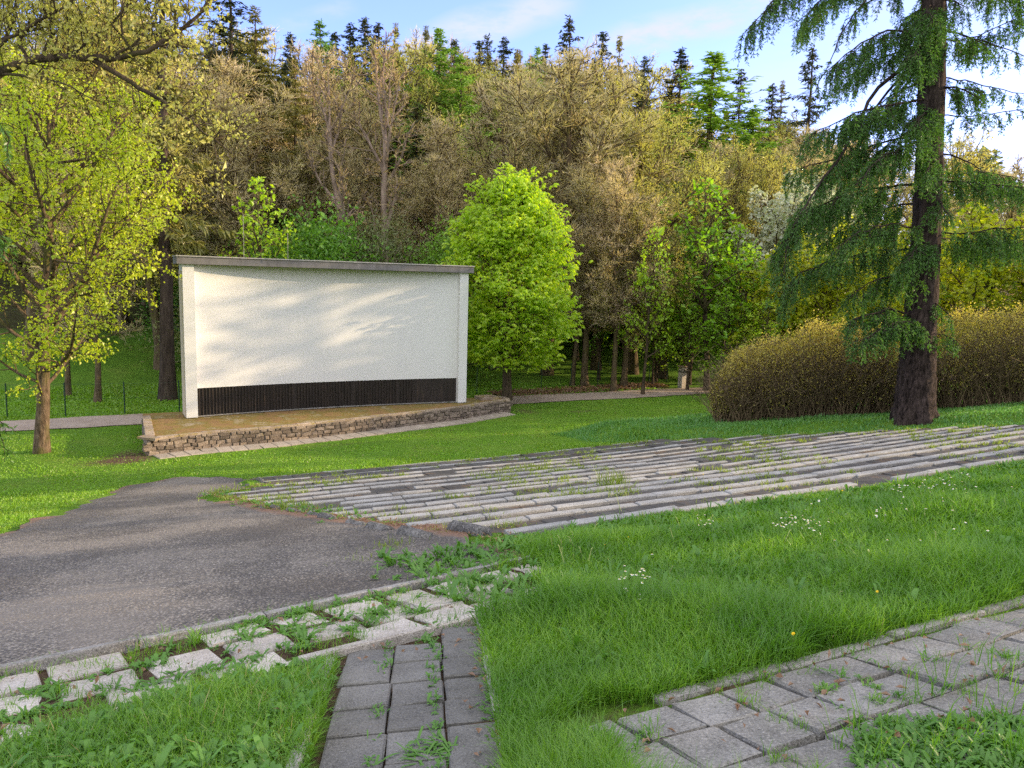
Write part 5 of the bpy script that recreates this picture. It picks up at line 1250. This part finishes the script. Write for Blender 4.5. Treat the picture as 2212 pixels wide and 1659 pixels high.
for (px, py, m) in ((1325, 1050, 140), (1240, 1068, 160), (1290, 1068, 100), (1350, 1066, 120), (1225, 1045, 60), (1480, 1040, 60), (1800, 1000, 50), (1100, 1020, 140), (1160, 1015, 120), (1050, 1030, 90), (615, 1098, 160), (640, 1100, 160), (690, 1108, 120), (560, 1085, 120), (510, 1080, 120), (475, 1068, 160), (500, 1062, 90), (745, 1118, 60), (580, 1050, 60), (850, 1135, 40), (960, 1150, 60), (840, 1187, 60), (860, 1183, 60), (780, 1215, 30)):
    c = hit(px, py); rad = .16 * np.linalg.norm(c - EYE) / 12; Pj.append(c + np.c_[r.normal(0, rad, (m, 2)), np.zeros(m)])
Pj = np.concatenate(Pj); d_ = np.linalg.norm(Pj - EYE, axis=1); hh_ = r.uniform(.04, .14, len(Pj)); tall = ss(.5, .2, np.abs(Pj[:, 0] - hit(1325, 1050)[0])) * ss(.6, .3, np.abs(Pj[:, 1] - hit(1325, 1050)[1])); blades(mb, Pj, hh_ * (1 + 2.6 * tall), .001 * d_ * r.uniform(.6, 1.2, len(Pj)), r, .5, .7)
tag(mb.build('weeds', M_weed_y), 'yellow-green weeds sprouting between the bench rows', kind='stuff')
mb = MB(); Pj = []
for (px, py, m, s_) in ((590, 1097, 26, 1), (700, 1112, 26, 1), (655, 1107, 22, 1), (985, 1225, 30, 1), (1030, 1210, 26, 1), (920, 1247, 18, 1), (1075, 1215, 30, 1), (1120, 1195, 30, 1), (480, 1072, 20, 1), (540, 1092, 20, 1), (760, 1125, 14, 1)):
    c = hit(px, py)
    for _ in range(m): rosette(mb, c + np.r_[r.normal(0, .2, 2), .02], r.integers(6, 12), r.uniform(.05, .12), r.uniform(.02, .04), r.uniform(.4, 1.2), r)
tag(mb.build('weeds', M_weed), 'dark green weed patches where the asphalt meets the benches', kind='stuff')
# bigger tufts one can pick out
TUFT = [(425, 1392, .17, 'feathery grass-like tuft on the slab strip near the asphalt kerb', 60, .010, 1.6), (538, 1385, .17, 'dark long-leaved plantain tuft, middle of the slab strip', 34, .03, .8), (655, 1390, .17, 'bushy dark plantain tuft beside the weedy triangle', 44, .03, .9), (630, 1362, .11, 'low leafy weed lying over a pale slab', 30, .025, .4), (800, 1352, .12, 'spiky small tuft on the slab strip above the path', 30, .02, .9), (862, 1310, .11, 'fine pale grass tuft beside the asphalt kerb end', 50, .008, 1.2), (905, 1330, .13, 'spreading leafy weed at the end of the slab strip', 40, .026, .5), (760, 1368, .12, 'dark rosette weed near the pale kerb', 34, .022, .5), (925, 1390, .10, 'dense dark plantain rosette at the head of the slab path', 40, .018, .8), (1030, 1262, .16, 'large plantain clump at the asphalt corner', 60, .028, .9), (945, 1635, .13, 'low dark green ferny mat at the foot of the slab path', 140, .014, .25), (1380, 1330, .16, 'leafy clump in the meadow below the daisies', 40, .045, .9), (1390, 1215, .16, 'broad-leaved clump in the meadow behind the dandelions', 40, .05, .8), (2075, 1235, .30, 'tall dark curling grass tussock in the meadow', 160, .010, 2.4), (100, 1500, .10, 'leafy weed mat between the slabs at the left edge', 90, .022, .4), (190, 1590, .13, 'ragged dandelion plant over the broken slab', 40, .03, .8), (440, 1600, .10, 'clover-like leafy patch in the weedy triangle', 70, .04, .6), (1880, 1490, .08, 'compact dark tuft between the walk slabs', 50, .008, 1.0), (1780, 1500, .08, 'small dark tuft beside the walk kerb', 40, .008, 1.2), (1900, 1520, .09, 'second compact tuft, nearer, between the walk slabs', 50, .008, 1.2)]
for k, (px, py, L_, lab, n_, W_2, up) in enumerate(TUFT):
    p = hit(px, py); mb = MB(); q = np.random.default_rng(3000 + k)
    rad = L_ * (.9 if n_ > 80 else .35)
    for _ in range(max(1, n_ // 10)): rosette(mb, np.r_[q.normal(0, rad, 2) * .6, .0], 10, L_, W_2, up, q)
    tag(obj('weed_tuft', mb.mesh('weed_tuft', M_weed if W_2 > .011 else M_grass), None, p), lab, 'weed', 'weed tufts in the foreground')
# daisies and dandelions
def plain(name, col, rough=.7): 
    m, nt, out = nmat(name); pbr(nt, out, col, rough, None, .2); return m
M_petal = plain('daisy_petal', (.8, .8, .78)); M_eye = plain('daisy_eye', (.75, .5, .03)); M_stem = plain('flower_stem', (.1, .2, .03)); M_dand = plain('dandelion_head', (.75, .5, .01)); M_pstem = plain('pale_stem', (.3, .34, .12))
def daisy_mesh(seed, yellow=False):
    q = np.random.default_rng(seed); mb = MB(); h = .13 if not yellow else .2; n = 11; tilt = q.normal(0, .35, 2); c = np.array([q.normal(0, .02), q.normal(0, .02), h]); ax = nrm(np.array([tilt[0], tilt[1], 1.0])); a = perp(ax, 0); b = np.cross(ax, a); R = .0135 if not yellow else .016
    mb.tube([[0, 0, 0], c * .5 + [.006, 0, 0], c], [.0022, .002, .002], 4); ns = len(np.concatenate(mb.q))
    th = np.arange(n) * 6.283 / n; P = np.repeat(c[None], n, 0); D = np.cos(th)[:, None] * a + np.sin(th)[:, None] * b + ax * .18; mb.leaves(P, D, np.repeat(ax[None], n, 0), R, R * .62, .1); npet = n
    k = 8; ring = [c + ax * .004 + (math.cos(t) * a + math.sin(t) * b) * R * .36 for t in np.arange(k) * 6.283 / k]; mb.add(ring + [c + ax * .0085], None, [(i, (i + 1) % k, k) for i in range(k)])
    me = mb.mesh('daisy' if not yellow else 'dandelion', None)
    for m_ in (M_stem if not yellow else M_pstem, M_petal if not yellow else M_dand, M_eye): me.materials.append(m_)
    me.polygons.foreach_set('material_index', np.array([0] * ns + [1] * npet + [2] * k, np.int32)); return me
DM = [daisy_mesh(i) for i in range(5)]; YM = [daisy_mesh(20 + i, True) for i in range(3)]
q = np.random.default_rng(4001)
for cx_, cy_, sx_, sy_, n_, lab in ((1718, 1172, 28, 9, 46, 'white daisy in the dense drift in the middle of the meadow'), (1515, 1168, 16, 7, 11, 'white daisy in the small drift left of the dense one'), (1372, 1300, 24, 22, 26, 'white daisy in the loose group low in the meadow'), (2030, 1080, 34, 12, 26, 'white daisy in the drift high on the right of the meadow'), (1950, 1090, 22, 6, 14, 'white daisy in the drift at the top of the meadow'), (1990, 1140, 120, 40, 40, 'white daisy scattered over the right of the meadow')):
    for _ in range(n_):
        p = hit(cx_ + q.normal(0, sx_), cy_ + q.normal(0, sy_)); s = q.uniform(.8, 1.15) * (1 + .03 * max(0, np.linalg.norm(p - EYE) - 8))
        o = obj('daisy', DM[q.integers(5)], None, p + [0, 0, .10]); o.scale = (s, s, s * 1.1); o.rotation_euler = (0, 0, q.uniform(0, 6)); tag(o, lab, 'flower', lab.replace('white daisy', 'white daisies'))
for px, py in ((1715, 1425), (1895, 1320), (1345, 1200), (1360, 1190), (1505, 1050), (1520, 1045), (1700, 1075), (1895, 1125), (1540, 1075), (1655, 1205), (1820, 1085), (1300, 1215), (1262, 1205)):
    p = hit(px, py); o = obj('dandelion', YM[q.integers(3)], None, p); s = q.uniform(.65, .9); o.scale = (s, s, s * 1.1); tag(o, 'yellow dandelion standing singly in the meadow grass', 'flower', 'yellow dandelions in the meadow')
# pale bent dandelion stalks
mb = MB()
for k in range(26):
    px, py = (1230 + q.normal(0, 30), 1215 + q.normal(0, 14)) if k < 14 else (q.uniform(1250, 2100), q.uniform(1090, 1350))
    p = hit(px, py); L_ = q.uniform(.2, .34); a_ = q.uniform(0, 6.28); l_ = q.uniform(.1, .6); d_ = np.array([math.cos(a_) * l_, math.sin(a_) * l_, 1]); e = p + d_ * L_ * .8; mb.tube([p, p + d_ * L_ * .4 + q.normal(0, .01, 3), e, e + d_ * [1.4, 1.4, .2] * L_ * .1], .0035, 4)
tag(mb.build('grass', M_pstem), 'pale bent dandelion stalks without heads in the meadow', kind='stuff')
# dry leaves
mb = MB(); Pl = []
for _ in range(240):
    u = q.uniform(-6, 3); v = 29.5 + abs(q.normal(0, .8)); Pl.append(gpt(u, v, .035))
for _ in range(130):
    u = q.uniform(-11, -5); v = float(kerb_a(u)) + q.uniform(0, 2.0); Pl.append(gpt(u, v, .035))
for _ in range(60):
    v = q.uniform(27.5, 32); u = float(path_right(v)) + q.normal(-.03, .07); Pl.append(gpt(u, v, .03))
Pl = np.array(Pl); n = len(Pl); mb.leaves(Pl, np.c_[q.normal(0, 1, (n, 2)), q.normal(0, .25, n)], np.c_[q.normal(0, .4, (n, 2)), np.ones(n)], q.uniform(.025, .075, n), q.uniform(.015, .04, n), .35)
tag(mb.build('leaf_litter', M_dry), 'small dry brown leaves strewn over the foreground slabs', kind='stuff')
mb = MB(); Pl = []
for _ in range(5200):
    u = q.uniform(10, 22); v = -5.0 + q.normal(0, .5) - .06 * (u - 10); Pl.append(gpt(u, v, .02 + abs(q.normal(0, .05))))
for _ in range(900):
    t_ = q.uniform(12.6, 24.5); Pl.append(gpt(float(asp_right(t_)) + abs(q.normal(0, .16)), t_, .04))
Pl = np.array(Pl); n = len(Pl); mb.leaves(Pl, np.c_[q.normal(0, 1, (n, 2)), q.normal(0, .4, n)], np.c_[q.normal(0, .5, (n, 2)), np.ones(n)], np.r_[q.uniform(.09, .17, 5200), q.uniform(.04, .08, 900)], np.r_[q.uniform(.06, .11, 5200), q.uniform(.012, .03, 900)], .3)
tag(mb.build('leaf_litter', M_dry), 'brown leaf litter along the fence and the bench ends', kind='stuff')
mb = MB(); p = hit(605, 1572)
for k in range(5):
    a_ = -.2 + k * .75; mb.leaves([[0, 0, .03]], [[math.cos(a_), math.sin(a_), .35]], [[0, .2, 1]], [.06], [.035], .3)
mb.tube([[0, 0, .03], [-.05, -.03, .01]], .002, 4)
tag(obj('dead_leaf', mb.mesh('dead_leaf', M_dry), None, p + [0, 0, .06]), 'brown curled maple leaf lying on the weedy triangle', 'leaf')

# ------------------------------------------------------------------ sky, sun, render settings
SUN_EL = math.radians(13.5); SUN_AZ = math.radians(78.7)
W = bpy.data.worlds.new('World'); S.world = W; W.use_nodes = True; W.cycles.sampling_method = 'MANUAL'; W.cycles.sample_map_resolution = 512
nt = W.node_tree; nt.nodes.clear(); out = nt.nodes.new('ShaderNodeOutputWorld'); bg = nt.nodes.new('ShaderNodeBackground')
sk_ = nt.nodes.new('ShaderNodeTexSky'); sk_.sky_type = 'NISHITA'; sk_.sun_disc = False; sk_.sun_elevation = SUN_EL; sk_.sun_rotation = SUN_AZ; sk_.air_density = 1.0; sk_.dust_density = .8; sk_.ozone_density = 3.0
tc = nt.nodes.new('ShaderNodeTexCoord'); g = tc.outputs['Generated']
def band(p0, p1, width, strength, scale):
    a, b = nrm(ray(*p0)), nrm(ray(*p1)); nn = nrm(np.cross(a, b)); mid = nrm(a + b); half = math.acos(np.clip(a @ b, -1, 1)) / 2
    nzc = N(nt, 'ShaderNodeTexNoise'); nzc.inputs['Scale'].default_value = 5; nzc.inputs['Detail'].default_value = 3; nt.links.new(g, nzc.inputs['Vector'])
    d = N(nt, 'ShaderNodeVectorMath', operation='DOT_PRODUCT'); nt.links.new(g, d.inputs[0]); d.inputs[1].default_value = tuple(nn)
    w_ = N(nt, 'ShaderNodeMath', operation='MULTIPLY_ADD'); nt.links.new(nzc.outputs['Fac'], w_.inputs[0]); w_.inputs[1].default_value = width * 1.6; w_.inputs[2].default_value = -width * .8
    s_ = N(nt, 'ShaderNodeMath', operation='ADD'); nt.links.new(d.outputs['Value'], s_.inputs[0]); nt.links.new(w_.outputs[0], s_.inputs[1])
    ab = N(nt, 'ShaderNodeMath', operation='ABSOLUTE'); nt.links.new(s_.outputs[0], ab.inputs[0])
    f = sharpen(nt, ab.outputs[0], width, width * .25)
    m = N(nt, 'ShaderNodeVectorMath', operation='DOT_PRODUCT'); nt.links.new(g, m.inputs[0]); m.inputs[1].default_value = tuple(mid)
    e = sharpen(nt, m.outputs['Value'], math.cos(half * 1.25), math.cos(half * .7))
    mu = N(nt, 'ShaderNodeMath', operation='MULTIPLY'); nt.links.new(f, mu.inputs[0]); nt.links.new(e, mu.inputs[1])
    wi = noise(nt, scale, 6, .65, g, (1, 1, 3)); mw = N(nt, 'ShaderNodeMath', operation='MULTIPLY'); nt.links.new(mu.outputs[0], mw.inputs[0]); nt.links.new(sharpen(nt, wi, .33, .6), mw.inputs[1])
    ms = N(nt, 'ShaderNodeMath', operation='MULTIPLY'); nt.links.new(mw.outputs[0], ms.inputs[0]); ms.inputs[1].default_value = strength; return ms.outputs[0]
col = sk_.outputs[0]
tint = N(nt, 'ShaderNodeVectorMath', operation='MULTIPLY'); nt.links.new(col, tint.inputs[0]); tint.inputs[1].default_value = (1.02, .86, 1.30); col = tint.outputs[0]
CLOUD = (1.75, 1.85, 2.15)
for args in (((900, 110), (1230, -10), .026, .8, 14), ((1290, 105), (1700, -5), .024, 1.0, 14), ((1640, 130), (2300, -40), .06, .55, 10), ((1500, 200), (2300, 120), .025, .4, 12), ((600, 60), (760, 10), .014, .3, 16)):
    col = mixc(nt, band(*args), col, CLOUD)
sx = N(nt, 'ShaderNodeSeparateXYZ'); nt.links.new(g, sx.inputs[0])
wh = N(nt, 'ShaderNodeMath', operation='MULTIPLY'); nt.links.new(sharpen(nt, sx.outputs['X'], .42, .75), wh.inputs[0]); nt.links.new(sharpen(nt, sx.outputs['Z'], .36, .02), wh.inputs[1])
w2 = N(nt, 'ShaderNodeMath', operation='MULTIPLY'); nt.links.new(wh.outputs[0], w2.inputs[0]); w2.inputs[1].default_value = .8
col = mixc(nt, w2.outputs[0], col, (1.8, 1.92, 2.2))
# a bright veil added as fill light, unseen above and behind the viewer
fill_veil = sharpen(nt, sx.outputs['Z'], .38, .62); vy = sharpen(nt, sx.outputs['Y'], .0, -.35)
vm_ = N(nt, 'ShaderNodeMath', operation='MAXIMUM'); nt.links.new(fill_veil, vm_.inputs[0]); nt.links.new(vy, vm_.inputs[1])
vn = N(nt, 'ShaderNodeMath', operation='MULTIPLY'); nt.links.new(vm_.outputs[0], vn.inputs[0]); nt.links.new(sharpen(nt, noise(nt, 3, 4, .6, g), .2, .5), vn.inputs[1])
col = mixc(nt, vn.outputs[0], col, (4.3, 4.3, 4.45))
nt.links.new(col, bg.inputs[0]); bg.inputs[1].default_value = .12; nt.links.new(bg.outputs[0], out.inputs[0])
sl = bpy.data.lights.new('sun', 'SUN'); sl.energy = 2.1; sl.angle = math.radians(.55); sl.color = (1.0, .76, .46)
so = bpy.data.objects.new('sun', sl); COL.objects.link(so)
sv_ = Vector((math.cos(SUN_EL) * math.sin(SUN_AZ), math.cos(SUN_EL) * math.cos(SUN_AZ), math.sin(SUN_EL))); so.rotation_euler = (-sv_).to_track_quat('-Z', 'Y').to_euler(); so.location = (40, 10, 30)
S.view_settings.view_transform = 'Standard'; S.view_settings.look = 'None'; S.view_settings.gamma = 1; S.view_settings.exposure = 2.0
S.view_settings.use_curve_mapping = False
S.render.engine = 'CYCLES'; cy = S.cycles; cy.max_bounces = 7; cy.diffuse_bounces = 4; cy.glossy_bounces = 2; cy.transmission_bounces = 4; cy.transparent_max_bounces = 4; cy.use_denoising = False; cy.denoiser = 'OPENIMAGEDENOISE'; cy.denoising_input_passes = 'RGB_ALBEDO_NORMAL'; cy.denoising_prefilter = 'ACCURATE'; cy.sample_clamp_indirect = 6
S.render.film_transparent = False
